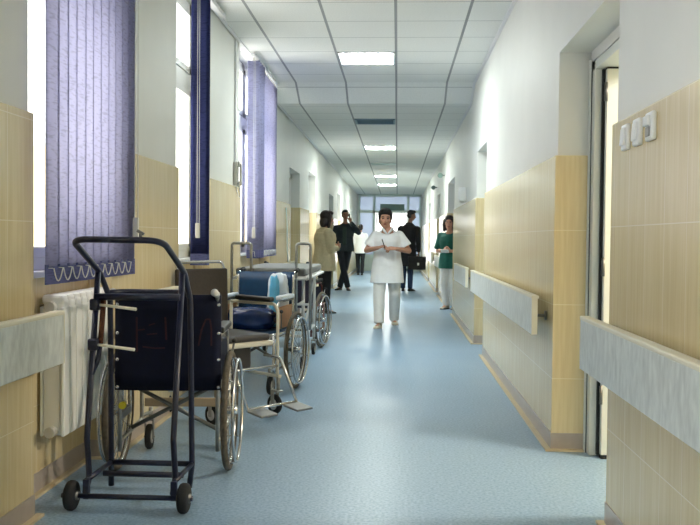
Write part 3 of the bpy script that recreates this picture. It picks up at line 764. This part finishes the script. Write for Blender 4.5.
# brown commode chair turned towards the aisle
t = thing('commode_chair', 'chrome commode chair with dark brown backrest and grey seat pad, angled towards the aisle', 'wheelchair', (-1.175, 5.80, 0), math.radians(229), 'wheelchairs along the window wall')
hw = .235
b = MB(); cushion(b, -hw, hw, -.2, .23, .50, .548, .02); b.build('seat', M['pad'], t)
b = MB(); b.rbox(-hw-.012, hw+.012, -.22, .245, .467, .503, .012); b.build('seat_rim', M['creamtube'], t)
b = MB(); b.rbox(-.16, .16, -.12, .12, .30, .47, .02); b.build('pan', M['pad'], t)
b = MB(); b.rbox(-.215, .215, -.018, .018, .53, .975, .012, 2, Matrix.Translation((0, -.205, 0)) @ Matrix.Rotation(.03, 4, 'X')); b.build('backrest', M['brown'], t)
b = MB(); b.tube(fillet([(-.195, -.235, .3), (-.195, -.24, .97), (-.195, -.265, 1.02), (.195, -.265, 1.02), (.195, -.24, .97), (.195, -.235, .3)], .045), .011, 10); b.build('push_bar', M['chrome'], t)
for s in (-1, 1):
    x = s*(hw+.025)
    b = MB(); ay = .27 if s < 0 else .1
    b = MB(); b.tube(fillet([(x, -.235, .74), (x, ay-.03, .745), (x, ay, .70), (x, ay, .50), (x, .27, .47), (x, .27, .24)], .05), .011, 10); b.tube([(x, -.235, .3), (x, -.235, .74)], .011, 10); b.tube([(x, -.25, .26), (x, .3, .26)], .012, 10); b.build('side_frame', M['creamtube' if s < 0 else 'chrome'], t)
    b = MB(); cushion(b, x-.024, x+.024, -.17, .21 if s < 0 else .04, .757, .79, .011); b.build('armrest', M['blackpad'], t)
    caster(t, x, .28, .066, .27); caster(t, x, -.23, .066, .27)
    b = MB(); b.tube(fillet([(s*(hw-.03), .2, .40), (s*(hw-.03), .36, .40), (s*(hw-.03), .53, .12)], .06), .011, 10); lg = b.build('legrest', M['chrome'], t)
    b = MB(); b.rbox(min(s*.08, s*.215), max(s*.08, s*.215), .53, .67, .105, .12, .005, 2, Matrix.Translation((0, .60, .11)) @ Matrix.Rotation(-.12, 4, 'X') @ Matrix.Translation((0, -.60, -.11))); b.build('footplate', M['steel'], lg)
b = MB(); b.tube([(-hw-.025, .27, .33), (hw+.025, .27, .33)], .011, 10); b.tube([(-hw-.025, -.235, .28), (hw+.025, -.235, .28)], .011, 10); b.tube([(-.205, .525, .13), (.205, .525, .13)], .009, 10); b.build('cross_bar', M['chrome'], t)

wc3, _ = wheelchair('blue-backed wheelchair facing the viewer, with shiny bags on it', (-1.11, 6.88), math.radians(171.5), dict(frame='chrome', hw=.235, back='blue', seat='blue', pad='whiteplast', panel='tan', foot=False, cy=.34, handles=True, grip='rubber', bowdir=1, back_top=.915))

# shiny blue vinyl bundle on the blue seat, folded at random
def blob(name, m, label, cat, loc, dims, rz=0, seed=1, folds=.16):
    rnd = random.Random(seed); bm = bmesh.new(); bmesh.ops.create_icosphere(bm, subdivisions=4, radius=1)
    ph = [(V((rnd.uniform(-1, 1), rnd.uniform(-1, 1), rnd.uniform(-1, 1))).normalized(), rnd.uniform(3, 7), rnd.uniform(0, 6)) for _ in range(6)]
    for v in bm.verts:
        d = sum(abs(math.sin(p.dot(v.co)*f+o)) for p, f, o in ph)/6-.6
        c = v.co*(1+folds*d*1.6)
        c = V([math.copysign(abs(k)**.72, k) for k in c])
        v.co = V((c.x*dims[0], c.y*dims[1], c.z*dims[2]))
    zmin = min(v.co.z for v in bm.verts)
    for v in bm.verts: v.co.z -= zmin
    for v in bm.verts:
        if v.co.z < dims[2]*.22: v.co.z *= .15
    for f in bm.faces: f.smooth = True
    q2 = MB(); q2.bm.free(); q2.bm = bm
    o = q2.build(name, m, None, loc=loc); o.rotation_euler.z = rz
    return tag(o, label, cat)
blob('vinyl_bundle', M['bluegloss'], 'shiny folded blue vinyl bundle on the seat of the blue wheelchair', 'bundle', (-1.14, 6.80, .474), (.19, .12, .085), .05, 5, .3)
blob('plastic_bag', M['whiteplast'], 'tall white plastic bag leaning in the corner of the blue backrest', 'bag', (-.965, 7.02, .474), (.085, .045, .215), 0, 12, .34)
blob('plastic_bag', M['cyan'], 'narrow pale cyan plastic bag in front of the white bag on the blue wheelchair', 'bag', (-.985, 6.945, .474), (.04, .028, .2), 0, 9, .34)

wc4, _ = wheelchair('dark plum wheelchair farthest along the window wall, seen from behind', (-1.12, 9.56), math.radians(-10), dict(frame='maroon', hw=.235, back='plum', seat='plum', tyre='tyre', grip='rubber', panel='navy', cy=.42))

# patient trolley between them
t = thing('patient_trolley', 'white patient trolley with grey mattress and upright handle loops, behind the blue wheelchair', 'trolley', (-1.1, 8.28, 0))
b = MB(); cushion(b, -.31, .31, -.76, .76, .86, .93, .025); b.build('mattress', M['greymat'], t)
b = MB()
for x in (-.32, .32): b.tube([(x, -.8, .84), (x, .8, .84)], .014, 10)
for y in (-.8, -.3, .3, .8): b.tube([(-.32, y, .84), (.32, y, .84)], .012, 10)
b.box(-.31, .31, -.78, .78, .845, .862); b.build('top_frame', M['whitetube'], t)
for x in (-.28, .30):
    w = .085 if x < 0 else .062
    xx = x+.03 if x < 0 else x-.01
    b = MB(); b.tube(fillet([(xx-w+.0, -.80, .52), (xx-w, -.80, 1.145), (xx+w, -.80, 1.145), (xx+w, -.80, .40)], .03), .0125, 10); b.build('handle_loop', M['dullchrome'], t)
b = MB()
for x in (-.25, .25):
    for y in (-.42, .62): b.tube([(x, y, .18), (x, y, .84)], .015, 10)
    b.tube([(x, -.42, .3), (x, .62, .3)], .013, 10); b.tube([(x, -.42, .3), (x, .62, .8)], .01, 8)
    b.tube([(x, -.42, .62), (x, -.80, .62)], .01, 8)
for y in (-.42, .62): b.tube([(-.25, y, .3), (.25, y, .3)], .013, 10)
for y in (-.80,): b.tube([(-.33, y, .62), (.36, y, .62)], .01, 8)
b.build('leg_frame', M['whitetube'], t)
for x in (-.25, .25):
    for y in (-.42, .62): caster(t, x, y, .06, .19)

# ------------------------------------------------------------------ people
def hand(b, w, d, pn, curl=.5, L=.085, side=1, spread=.12):
    """palm and five fingers; w wrist, d direction, pn palm normal (curl side), side: thumb side sign"""
    d = V(d).normalized(); pn = (V(pn)-d*V(pn).dot(d)).normalized(); sd = d.cross(pn).normalized()*side
    w = V(w)
    b.ell_loft([(w, sd*.026, pn*.02), (w+d*.03, sd*.036, pn*.017), (w+d*.07, sd*.041, pn*.014), (w+d*.088, sd*.038, pn*.011)], 14)
    for i, (o, l) in enumerate(((.029, .07), (.010, .078), (-.010, .072), (-.028, .056))):
        p = w+d*.082+sd*o; pts = [p-d*.03, p]; dd = (d+sd*o*spread*8*.3).normalized(); a = curl*(1+.08*i)
        for k, f in enumerate((.45, .32, .23)):
            ax = dd.cross(pn).normalized(); dd = Quaternion(ax, a) @ dd; pts.append(pts[-1]+dd*l*f)
        b.limb(pts, [.0095, .0098, .0092, .0085, .0075], 10)
    p = w+d*.02+sd*.026; dd = (d*.75+sd*.8+pn*.35).normalized(); pts = [w+d*.012+sd*.01, p]
    for k, l in enumerate((.035, .03, .024)):
        pts.append(pts[-1]+dd*l); dd = (dd+d*.3-sd*.25+pn*.15).normalized()
    b.limb(pts, [.014, .0135, .0115, .010, .0085], 10)

def head(b, c, rot, k=1.0):
    T = Matrix.Translation(V(c)) @ rot
    def P(*p): return T @ (V(p)*k)
    b.ball(P(0, .012, .03), .074*k, .09*k, .085*k, 20, 14, rot); b.ball(P(0, -.02, -.035), .058*k, .066*k, .076*k, 18, 12, rot)
    b.ball(P(0, -.045, -.085), .03*k, .03*k, .024*k, 12, 8, rot); b.ball(P(0, -.07, -.045), .03*k, .02*k, .022*k, 12, 8, rot)
    b.limb([P(0, -.083, .018), P(0, -.1, -.012), P(0, -.105, -.024)], [.009*k, .012*k, .014*k], 10)
    for s in (-1, 1):
        b.ball(P(s*.076, .012, -.005), .01*k, .02*k, .031*k, 10, 8, rot); b.ball(P(s*.012, -.094, -.026), .009*k, .01*k, .008*k, 8, 6, rot)
        b.ball(P(s*.04, -.058, -.012), .026*k, .022*k, .022*k, 10, 8, rot)
def face(par, c, rot, k=1.0, hair='hairblack', brow=True, lips='lips'):
    T = Matrix.Translation(V(c)) @ rot
    def P(*p): return T @ (V(p)*k)
    for s in (-1, 1):
        b = MB(); b.ball(P(s*.031, -.0805, .012), .0135*k, .006*k, .007*k, 10, 8, rot); b.build('eye', M['eye'], par)
        b = MB(); b.tube([P(s*.016, -.0865, .029), P(s*.034, -.084, .034), P(s*.05, -.072, .029)], [.0035*k, .0045*k, .003*k], 8); b.build('eyebrow', M[hair], par)
    b = MB(); b.ball(P(0, -.089, -.057), .021*k, .007*k, .0075*k, 12, 8, rot); b.build('mouth', M[lips], par)

def shoe(par, ank, d, m, L=.25, sole=None):
    d = V((d[0], d[1], 0)).normalized(); s = V((-d.y, d.x, 0)); a = V(ank); g = V((a.x, a.y, a.z-.085)); up = V((0, 0, 1))
    b = MB(); secs = []
    for t_, w, h in ((-.065, .022, .03), (-.055, .03, .055), (-.02, .034, .062), (.04, .037, .05), (.1, .043, .036), (.145, .04, .026), (.17, .025, .018)):
        k = L/.25; c = g+d*t_*k+up*h*.62; secs.append((c, s*w, up*h*.62))
    n = 14; rings = []
    for c, ax, bz in secs:
        r = []
        for i in range(n):
            p = c+ax*math.cos(2*PI*i/n)+bz*math.sin(2*PI*i/n); p.z = max(p.z, g.z+.004); r.append(p)
        rings.append(r)
    b.loft(rings); b.ball(a+V((0, 0, -.025)), .036, .036, .035)
    o = b.build('shoe', M[m], par)
    b = MB(); b.loft([[g+d*x*L/.25+s*y+up*z for x, y in ((-.068, -.02), (-.03, -.036), (.06, -.042), (.13, -.042), (.172, -.02), (.172, .02), (.13, .042), (.06, .042), (-.03, .036), (-.068, .02))] for z in (0, .016)]); b.build('sole', M[sole or 'shoeblack'], o)

def rotz(a): return Matrix.Rotation(a, 4, 'Z')
def lerp(a, c, t): return V(a)*(1-t)+V(c)*t

def person(label, loc, rz, J, st, grp=None):
    """J: joints in local coords, figure faces -Y; -X is its right-hand side"""
    t = thing('person', label, 'person', loc, rz, grp)
    k = st.get('k', 1.0); vx = st.get('vox', .008)
    pel, nk, hd = V(J['pelvis']), V(J['neck']), V(J['head']); hr = J.get('hrot', Matrix())
    up = (nk-pel).normalized(); L = (nk-pel).length
    sx = V((math.cos(J.get('twist', 0)), math.sin(J.get('twist', 0)), 0)); sy = up.cross(sx).normalized()
    hx = V((1, 0, 0)); hy = V((0, 1, 0))
    W = st.get('w', 1.0); D = st.get('d', 1.0)
    tors = [(-.08, .15, .1), (0, .168, .115), (.2, .15, .105), (.42, .138, .1), (.68, .16, .118), (.85, .15, .1), (.95, .082, .066), (1.03, .055, .055)]
    def secs(off, lo=-9, hi=9, wf=1.0):
        out = []
        for u, rx, ry in tors:
            if lo <= u <= hi:
                x = hx.lerp(sx, max(0, min(1, u))); out.append((pel+up*L*u, x*(rx*W*wf+off), (V((0, 1, 0)).lerp(sy, max(0, min(1, u))))*(ry*D*wf+off)))
        return out
    b = MB(); b.ell_loft(secs(-.006), 20)
    b.limb([nk-up*.03, lerp(nk, hd, .55)], [.052*k, .048*k]); head(b, hd, hr, k)
    for s in 'RL':
        sh, el, wr = V(J['sh'+s]), V(J['el'+s]), V(J['wr'+s]); hp, kn, an = V(J['hp'+s]), V(J['kn'+s]), V(J['an'+s])
        b.limb([sh, lerp(sh, el, .4), el], [.05, .045, .037]); b.limb([el, lerp(el, wr, .35), wr], [.037, .037, .025])
        hdv = J.get('hd'+s) or (wr-el); hand(b, wr, hdv, J.get('pn'+s, (0, 1, 0)), J.get('curl'+s, .5), side=J.get('ts'+s, 1))
        b.limb([hp, lerp(hp, kn, .4), kn], [.082, .072, .052]); b.limb([kn, lerp(kn, an, .35), an], [.052, .052, .035])
        fd = V(J['ft'+s]); b.limb([an, an+V((0, 0, -.045)), an+V((fd[0]*.1, fd[1]*.1, -.06))], [.035, .033, .028])
    b.skin('body', M[st['skin']], t, st.get('bvox', .0065), 2, .4)
    # trousers
    b = MB(); b.ell_loft(secs(.008, -1, .25), 20)
    tf = st.get('tleg', .0)
    for s in 'RL':
        hp, kn, an = V(J['hp'+s]), V(J['kn'+s]), V(J['an'+s]); e = lerp(kn, an, 1.0)+V((0, 0, .0))
        b.limb([hp, lerp(hp, kn, .4), kn], [.096, .088+tf*.5, .068+tf]); b.tube([kn, lerp(kn, e, .4), e+V((0, 0, -.02))], [.068+tf, .066+tf, .056+tf], 16); b.ball(kn, .068+tf)
    b.skin('trousers', M[st['trousers']], t, vx, 5)
    # top
    b = MB(); ex = st.get('hem', .0); S_ = [x for x in secs(.02*st.get('loose', 1), .0, .9)]
    hemz = st['hemz']; c0, a0, b0 = S_[0]
    low = []
    for f in (1, .66, .33):
        c = c0+V((J.get('hemx', 0)*f, J.get('hemy', 0)*f, (hemz-c0.z)*f)); low.append((c, a0*(1+ex*f), b0*(1+ex*f*1.6)))
    topc, ta, tb = secs(.018, .94, .96)[0]
    vn = st.get('vneck', .02)
    b.ell_loft(low+S_, 24)
    nn = 24; ur = [(.80, .150, .112, .02), (.90, .125, .095, .022), (.97, .088, .076, .02), (1.02, .062, .066, .016)]
    rr = []
    for q_, (u, rx, ry, of) in enumerate(ur):
        c = pel+up*L*u; f = (q_/3)**1.5
        rr.append([c+sx*(rx*(W if q_ < 2 else 1)+of)*math.cos(2*PI*i/nn)+sy*(ry*(D if q_ < 2 else 1)+of)*math.sin(2*PI*i/nn)+up*f*vn*(math.sin(2*PI*i/nn)-.35)*1.2 for i in range(nn)])
    b.loft(rr)
    for s in 'RL':
        sh, el, wr = V(J['sh'+s]), V(J['el'+s]), V(J['wr'+s]); sl = st.get('sleeve', 2.0); g = st.get('sw', 1.0)
        b.ball(sh, .064*g)
        if sl <= 1: b.tube([sh, lerp(sh, el, sl*.5), lerp(sh, el, sl)], [.064*g, .066*g, .072*g], 16)
        else:
            b.limb([sh, lerp(sh, el, .5), el], [.064*g, .058*g, .05*g]); e = lerp(el, wr, .97); b.tube([el, lerp(el, e, .5), e], [.05*g, .047*g, .036*g], 16)
        b.tube([nk-up*.085, sh], [.062, .062*g], 14)
    top = b.skin(st.get('topname', 'jacket'), M[st['top']], t, vx, st.get('tsmooth', 5))
    for s in 'RL': shoe(t, J['an'+s], J['ft'+s], st['shoe'], st.get('shoeL', .25), st.get('sole'))
    # hair
    T = Matrix.Translation(hd) @ hr; b = MB()
    def P(*p): return T @ (V(p)*k)
    if st['hairstyle'] == 'short':
        b.ball(P(0, .03, .052), .083*k, .088*k, .082*k, 20, 14, hr); b.ball(P(0, .055, -.005), .074*k, .06*k, .07*k, 16, 10, hr); b.ball(P(0, -.03, .1), .064*k, .058*k, .036*k, 16, 10, hr)
    elif st['hairstyle'] == 'full':
        b.ball(P(0, .03, .06), .092*k, .095*k, .088*k, 20, 14, hr); b.ball(P(0, .055, -.01), .082*k, .062*k, .085*k, 16, 10, hr); b.ball(P(0, -.025, .092), .076*k, .066*k, .042*k, 16, 10, hr); b.ball(P(0, .0, .085), .084*k, .08*k, .056*k, 16, 10, hr)
        for s in (-1, 1): b.ball(P(s*.072, -.008, .04), .02*k, .045*k, .05*k, 12, 8, hr)
    else:   # bob
        b.ball(P(0, .028, .05), .094*k, .098*k, .09*k, 20, 14, hr); b.ball(P(0, .05, -.04), .092*k, .066*k, .1*k, 16, 10, hr); b.ball(P(0, -.03, .105), .074*k, .058*k, .04*k, 16, 10, hr)
        for s in (-1, 1): b.limb([P(s*.07, 0, .06), P(s*.084, -.006, -.02), P(s*.082, -.002, -.115)], [.03*k, .032*k, .026*k])
    b.skin('hair', M[st['hair']], t, .007, 3)
    face(t, hd, hr, k, st['hair'])
    return t, top

# nurse in white walking towards the viewer
J = dict(hemy=-.05, pelvis=(0, .02, .83), neck=(.0, -.01, 1.325), head=(-.035, -.03, 1.458), hrot=rotz(.05) @ Matrix.Rotation(.06, 4, 'Y'),
    shR=(-.158, -.0, 1.235), elR=(-.285, -.02, 1.035), wrR=(-.125, -.235, 1.075), hdR=(.75, -.3, .25), pnR=(.3, .2, -.9), curlR=.7, tsR=1,
    shL=(.158, -.0, 1.235), elL=(.292, -.02, 1.035), wrL=(.11, -.245, 1.065), hdL=(-.8, -.25, .05), pnL=(-.2, .5, -.8), curlL=.75, tsL=-1,
    hpR=(-.085, .02, .80), knR=(-.105, -.13, .445), anR=(-.1, -.21, .085), ftR=(-.25, -1, 0), hpL=(.085, .02, .80), knL=(.105, .0, .45), anL=(.1, .2, .10), ftL=(.15, -1, 0))
nt, _ = person('person in white short-sleeved tunic and white trousers walking towards the viewer, hands together', (-.137, 11.86, 0), 0, J,
    dict(skin='skin', trousers='trouserwhite', top='scrubwhite', topname='tunic', hemz=.60, hem=.10, sleeve=.72, sw=1.16, loose=1.5, w=1.08, d=1.16, shoe='shoewhite', sole='shoewhite', hair='hairblack', hairstyle='full', tleg=.012, vneck=.045, k=1.1))
for sg in (-1, 1):
    b = MB(); b.tube([(sg*.006, -.15, 1.262), (sg*.04, -.128, 1.30), (sg*.066, -.07, 1.338), (sg*.05, .03, 1.352)], [.008, .016, .016, .012], 10); b.build('collar', M['scrubwhite'], nt)
b = MB(); b.cyl((-.03, -.31, 1.075), (-.07, -.27, 1.19), .006, 8); o = b.build('pen', M['black'], None, loc=(-.137, 11.86, 0)); tag(o, 'dark pen held in the hands of the person in white', 'pen')

# man on the phone, leaning by the left wall
J = dict(pelvis=(0, 0, .98), neck=(.02, -.01, 1.555), head=(.02, -.03, 1.735), hrot=rotz(.15) @ Matrix.Rotation(-.08, 4, 'Y'),
    shR=(-.19, 0, 1.435), elR=(-.25, .04, 1.18), wrR=(-.2, -.07, .97), hdR=(0, -.2, -1), pnR=(1, 0, 0), curlR=.5,
    shL=(.215, -.0, 1.435), elL=(.335, -.12, 1.34), wrL=(.145, -.17, 1.585), hdL=(-.35, .25, .9), pnL=(-.5, .8, -.1), curlL=.6, tsL=-1,
    hpR=(-.09, 0, .95), knR=(-.02, -.06, .52), anR=(.095, -.07, .085), ftR=(.25, -1, 0), hpL=(.09, 0, .95), knL=(.03, -.02, .52), anL=(-.1, .02, .085), ftL=(-.5, -1, 0))
mt, _ = person('person in dark jacket standing with crossed legs at the left wall, phone at the ear', (-1.235, 20.2, 0), 0, J,
    dict(skin='skindark', trousers='trousersdark', top='jacket', topname='jacket', hemz=.90, hem=.03, sleeve=2, sw=1.22, loose=1.8, w=1.16, d=1.15, shoe='shoeblack', hair='hairblack', hairstyle='short', shoeL=.29, tleg=.008, vox=.01, bvox=.008, vneck=.02))
b = MB(); b.rbox(-.045, .045, -.012, .012, -.3, .12, .01, 2, Matrix.Translation((.01, -.172, 1.36))); b.build('shirt_front', M['shirtgreen'], mt)
b = MB(); b.rbox(-.012, .012, -.03, .03, -.06, .06, .008, 2, Matrix.Translation((.115, -.09, 1.715)) @ Matrix.Rotation(.3, 4, 'X')); o = b.build('mobile_phone', M['black'], None, loc=(-1.235, 20.2, 0)); tag(o, 'dark mobile phone held at the ear of the standing person in the dark jacket', 'phone')

# man with briefcase, seen from behind
J = dict(pelvis=(-.03, 0, .98), neck=(.03, -.03, 1.56), head=(.07, -.06, 1.74), hrot=rotz(-.55) @ Matrix.Rotation(.15, 4, 'X'),
    shR=(-.17, 0, 1.435), elR=(-.25, .04, 1.16), wrR=(-.2, -.11, .96), hdR=(.1, -.5, -.8), pnR=(1, 0, 0), curlR=.7,
    shL=(.22, -.0, 1.425), elL=(.26, .05, 1.15), wrL=(.26, -.0, .90), hdL=(0, 0, -1), pnL=(-1, 0, 0), curlL=1.0, tsL=-1,
    hpR=(-.1, 0, .95), knR=(-.1, -.03, .52), anR=(-.1, .01, .085), ftR=(-.2, -1, 0), hpL=(.06, 0, .95), knL=(.06, -.04, .52), anL=(.06, -.03, .085), ftL=(.3, -1, 0))
def mirror(J):
    return J
# this figure faces away: rotate by pi, so mirrored left/right in the picture
J2 = {}
for key, v in J.items():
    if key.startswith('ts'): J2[key] = v
    elif isinstance(v, tuple) and len(v) == 3: J2[key] = (-v[0], v[1], v[2])
    else: J2[key] = v
J2['hrot'] = rotz(-.95) @ Matrix.Rotation(.2, 4, 'X')
J3 = dict(J2)
for a in ('sh', 'el', 'wr', 'hd', 'pn', 'hp', 'kn', 'an', 'ft', 'curl', 'ts'):
    for s, o in (('R', 'L'), ('L', 'R')):
        if a+s in J2: J3[a+o] = J2[a+s]
    if a == 'ts': J3['tsR'] = 1; J3.pop('tsL', None)
J3['twist'] = 0
mr, _ = person('person in long black coat and dark jeans seen from behind, carrying a briefcase', (.235, 20.1, 0), PI-.25, J3,
    dict(skin='skindark', trousers='jeans', top='coat', topname='coat', hemz=.58, hem=.1, sleeve=2, sw=1.22, loose=1.9, w=1.1, d=1.15, shoe='shoeblack', hair='hairblack', hairstyle='short', shoeL=.29, vox=.01, bvox=.008, vneck=.02))
# briefcase held in the hand on the picture's right
t = thing('briefcase', 'black briefcase with a pale clasp, held by the person in the long coat', 'briefcase', (.445, 19.98, .50), .15)
b = MB(); b.rbox(-.2, .2, -.05, .05, 0, .3, .015); b.build('body', M['bag'], t)
b = MB(); b.tube(fillet([(-.06, 0, .29), (-.05, 0, .345), (.05, 0, .345), (.06, 0, .29)], .02), .008, 8); b.build('handle', M['bag'], t)
b = MB(); b.rbox(-.21, .21, -.055, .055, .17, .305, .015); b.build('flap', M['bag'], t)
b = MB(); b.rbox(.0, .045, -.062, -.054, .1, .16, .004); b.build('clasp', M['pale'], t)

# person in beige by the left wall, seen from the side and behind
J = dict(pelvis=(0, 0, .85), neck=(0, -.02, 1.355), head=(0, -.05, 1.50), hrot=Matrix.Rotation(.12, 4, 'X'),
    shR=(-.165, 0, 1.285), elR=(-.235, -.02, 1.02), wrR=(-.03, -.22, 1.04), hdR=(1, -.1, 0), pnR=(0, 1, 0), curlR=.4,
    shL=(.165, 0, 1.285), elL=(.235, -.02, 1.02), wrL=(.04, -.25, 1.08), hdL=(-1, -.1, 0), pnL=(0, 1, 0), curlL=.4, tsL=-1,
    hpR=(-.085, 0, .82), knR=(-.08, -.02, .46), anR=(-.08, .0, .085), ftR=(-.2, -1, 0), hpL=(.085, 0, .82), knL=(.08, -.02, .46), anL=(.08, 0, .085), ftL=(.2, -1, 0))
person('person with dark bob and beige jacket, arms folded, back turned at the left wall', (-1.17, 13.85, 0), math.radians(118), J,
    dict(skin='skin', trousers='coat', top='beige', topname='jacket', hemz=.68, hem=.05, sleeve=2, sw=1.2, loose=1.7, w=1.05, d=1.25, shoe='shoeblack', hair='hairbrown', hairstyle='bob', k=1.03, vneck=.01))

# person in green scrubs in the doorway
J = dict(pelvis=(0, 0, .84), neck=(0, -.01, 1.325), head=(-.01, -.03, 1.47), hrot=rotz(.3),
    shR=(-.165, 0, 1.25), elR=(-.225, .0, 1.0), wrR=(-.05, -.19, 1.0), hdR=(.8, -.2, .1), pnR=(.2, .8, 0), curlR=.7,
    shL=(.165, 0, 1.25), elL=(.225, .0, 1.0), wrL=(.09, -.2, 1.0), hdL=(-.8, -.2, .1), pnL=(-.2, .8, 0), curlL=.7, tsL=-1,
    hpR=(-.08, 0, .81), knR=(-.075, -.04, .45), anR=(-.06, .02, .085), ftR=(-.2, -1, 0), hpL=(.08, 0, .81), knL=(.08, -.02, .45), anL=(.08, .03, .085), ftL=(.2, -1, 0))
person('person in green scrub top and white trousers peering from the doorway on the right', (.90, 15.0, 0), -.45, J,
    dict(skin='skin', trousers='trouserwhite', top='scrubgreen', topname='scrub_top', hemz=.70, hem=.04, sleeve=.9, sw=1.12, loose=1.4, w=1.0, d=1.1, shoe='shoewhite', sole='shoeblack', hair='hairbrown', hairstyle='bob', tleg=.012, vneck=.03))
b = MB(); b.rbox(-.07, .07, -.008, .008, -.03, .03, .004, 2, rotz(-.45) @ Matrix.Translation((.02, -.285, 1.0)) @ Matrix.Rotation(.6, 4, 'X')); o = b.build('paper_slip', M['paper'], None, loc=(.90, 15.0, 0)); tag(o, 'white folded paper in the hands of the person in green', 'paper')

# distant figure in a white coat
J = dict(pelvis=(0, 0, .88), neck=(0, -.0, 1.40), head=(0, -.02, 1.545), hrot=Matrix(),
    shR=(-.17, 0, 1.32), elR=(-.22, .03, 1.05), wrR=(-.2, -.06, .83), shL=(.17, 0, 1.32), elL=(.22, .03, 1.05), wrL=(.2, -.06, .83), hdR=(0, -.2, -1), hdL=(0, -.2, -1), pnR=(1, 0, 0), pnL=(-1, 0, 0), tsL=-1,
    hpR=(-.085, 0, .85), knR=(-.08, .08, .48), anR=(-.07, .22, .1), ftR=(0, -1, 0), hpL=(.085, 0, .85), knL=(.08, -.09, .47), anL=(.07, -.14, .085), ftL=(0, -1, 0))
person('small distant person in a white coat and dark trousers behind the person on the phone', (-1.22, 28.6, 0), PI, J,
    dict(skin='skin', trousers='trousersdark', top='scrubwhite', topname='white_coat', hemz=.72, hem=.05, sleeve=2, sw=1.15, loose=1.5, shoe='shoeblack', hair='hairbrown', hairstyle='short', vox=.014, bvox=.01))

# ------------------------------------------------------------------ light, sky, camera
w = bpy.data.worlds.new('overcast_sky'); S.world = w; w.use_nodes = True
bg = w.node_tree.nodes['Background']; bg.inputs['Color'].default_value = (1.0, .985, .955, 1); bg.inputs['Strength'].default_value = 9.5
ld = bpy.data.lights.new('room_fill', 'POINT'); ld.energy = 260; ld.shadow_soft_size = .15; ld.color = (1, .93, .82)  # added point light that brightens the side room, no fixture modelled
lo = bpy.data.objects.new('room_fill', ld); lo.location = (2.6, 4.0, 2.5); C.objects.link(lo)

cam = bpy.data.cameras.new('camera'); co = bpy.data.objects.new('camera', cam); C.objects.link(co)
cam.sensor_width = 36; cam.lens = 870/700*36; cam.clip_start = .05; cam.clip_end = 200
co.location = (0, 0, 1.19)
pit, yaw, rol = math.radians(1.551), math.radians(3.116), math.radians(.553)
co.rotation_euler = (Matrix.Rotation(yaw, 4, 'Z') @ Matrix.Rotation(PI/2-pit, 4, 'X') @ Matrix.Rotation(rol, 4, 'Z')).to_euler()
S.camera = co
S.view_settings.view_transform = 'Standard'; S.view_settings.look = 'None'; S.view_settings.gamma = 1; S.view_settings.use_curve_mapping = False
S.view_settings.exposure = -.24
cy = S.cycles
cy.use_denoising = True
cy.max_bounces = 10; cy.diffuse_bounces = 8; cy.transparent_max_bounces = 16
cy.sample_clamp_indirect = 8
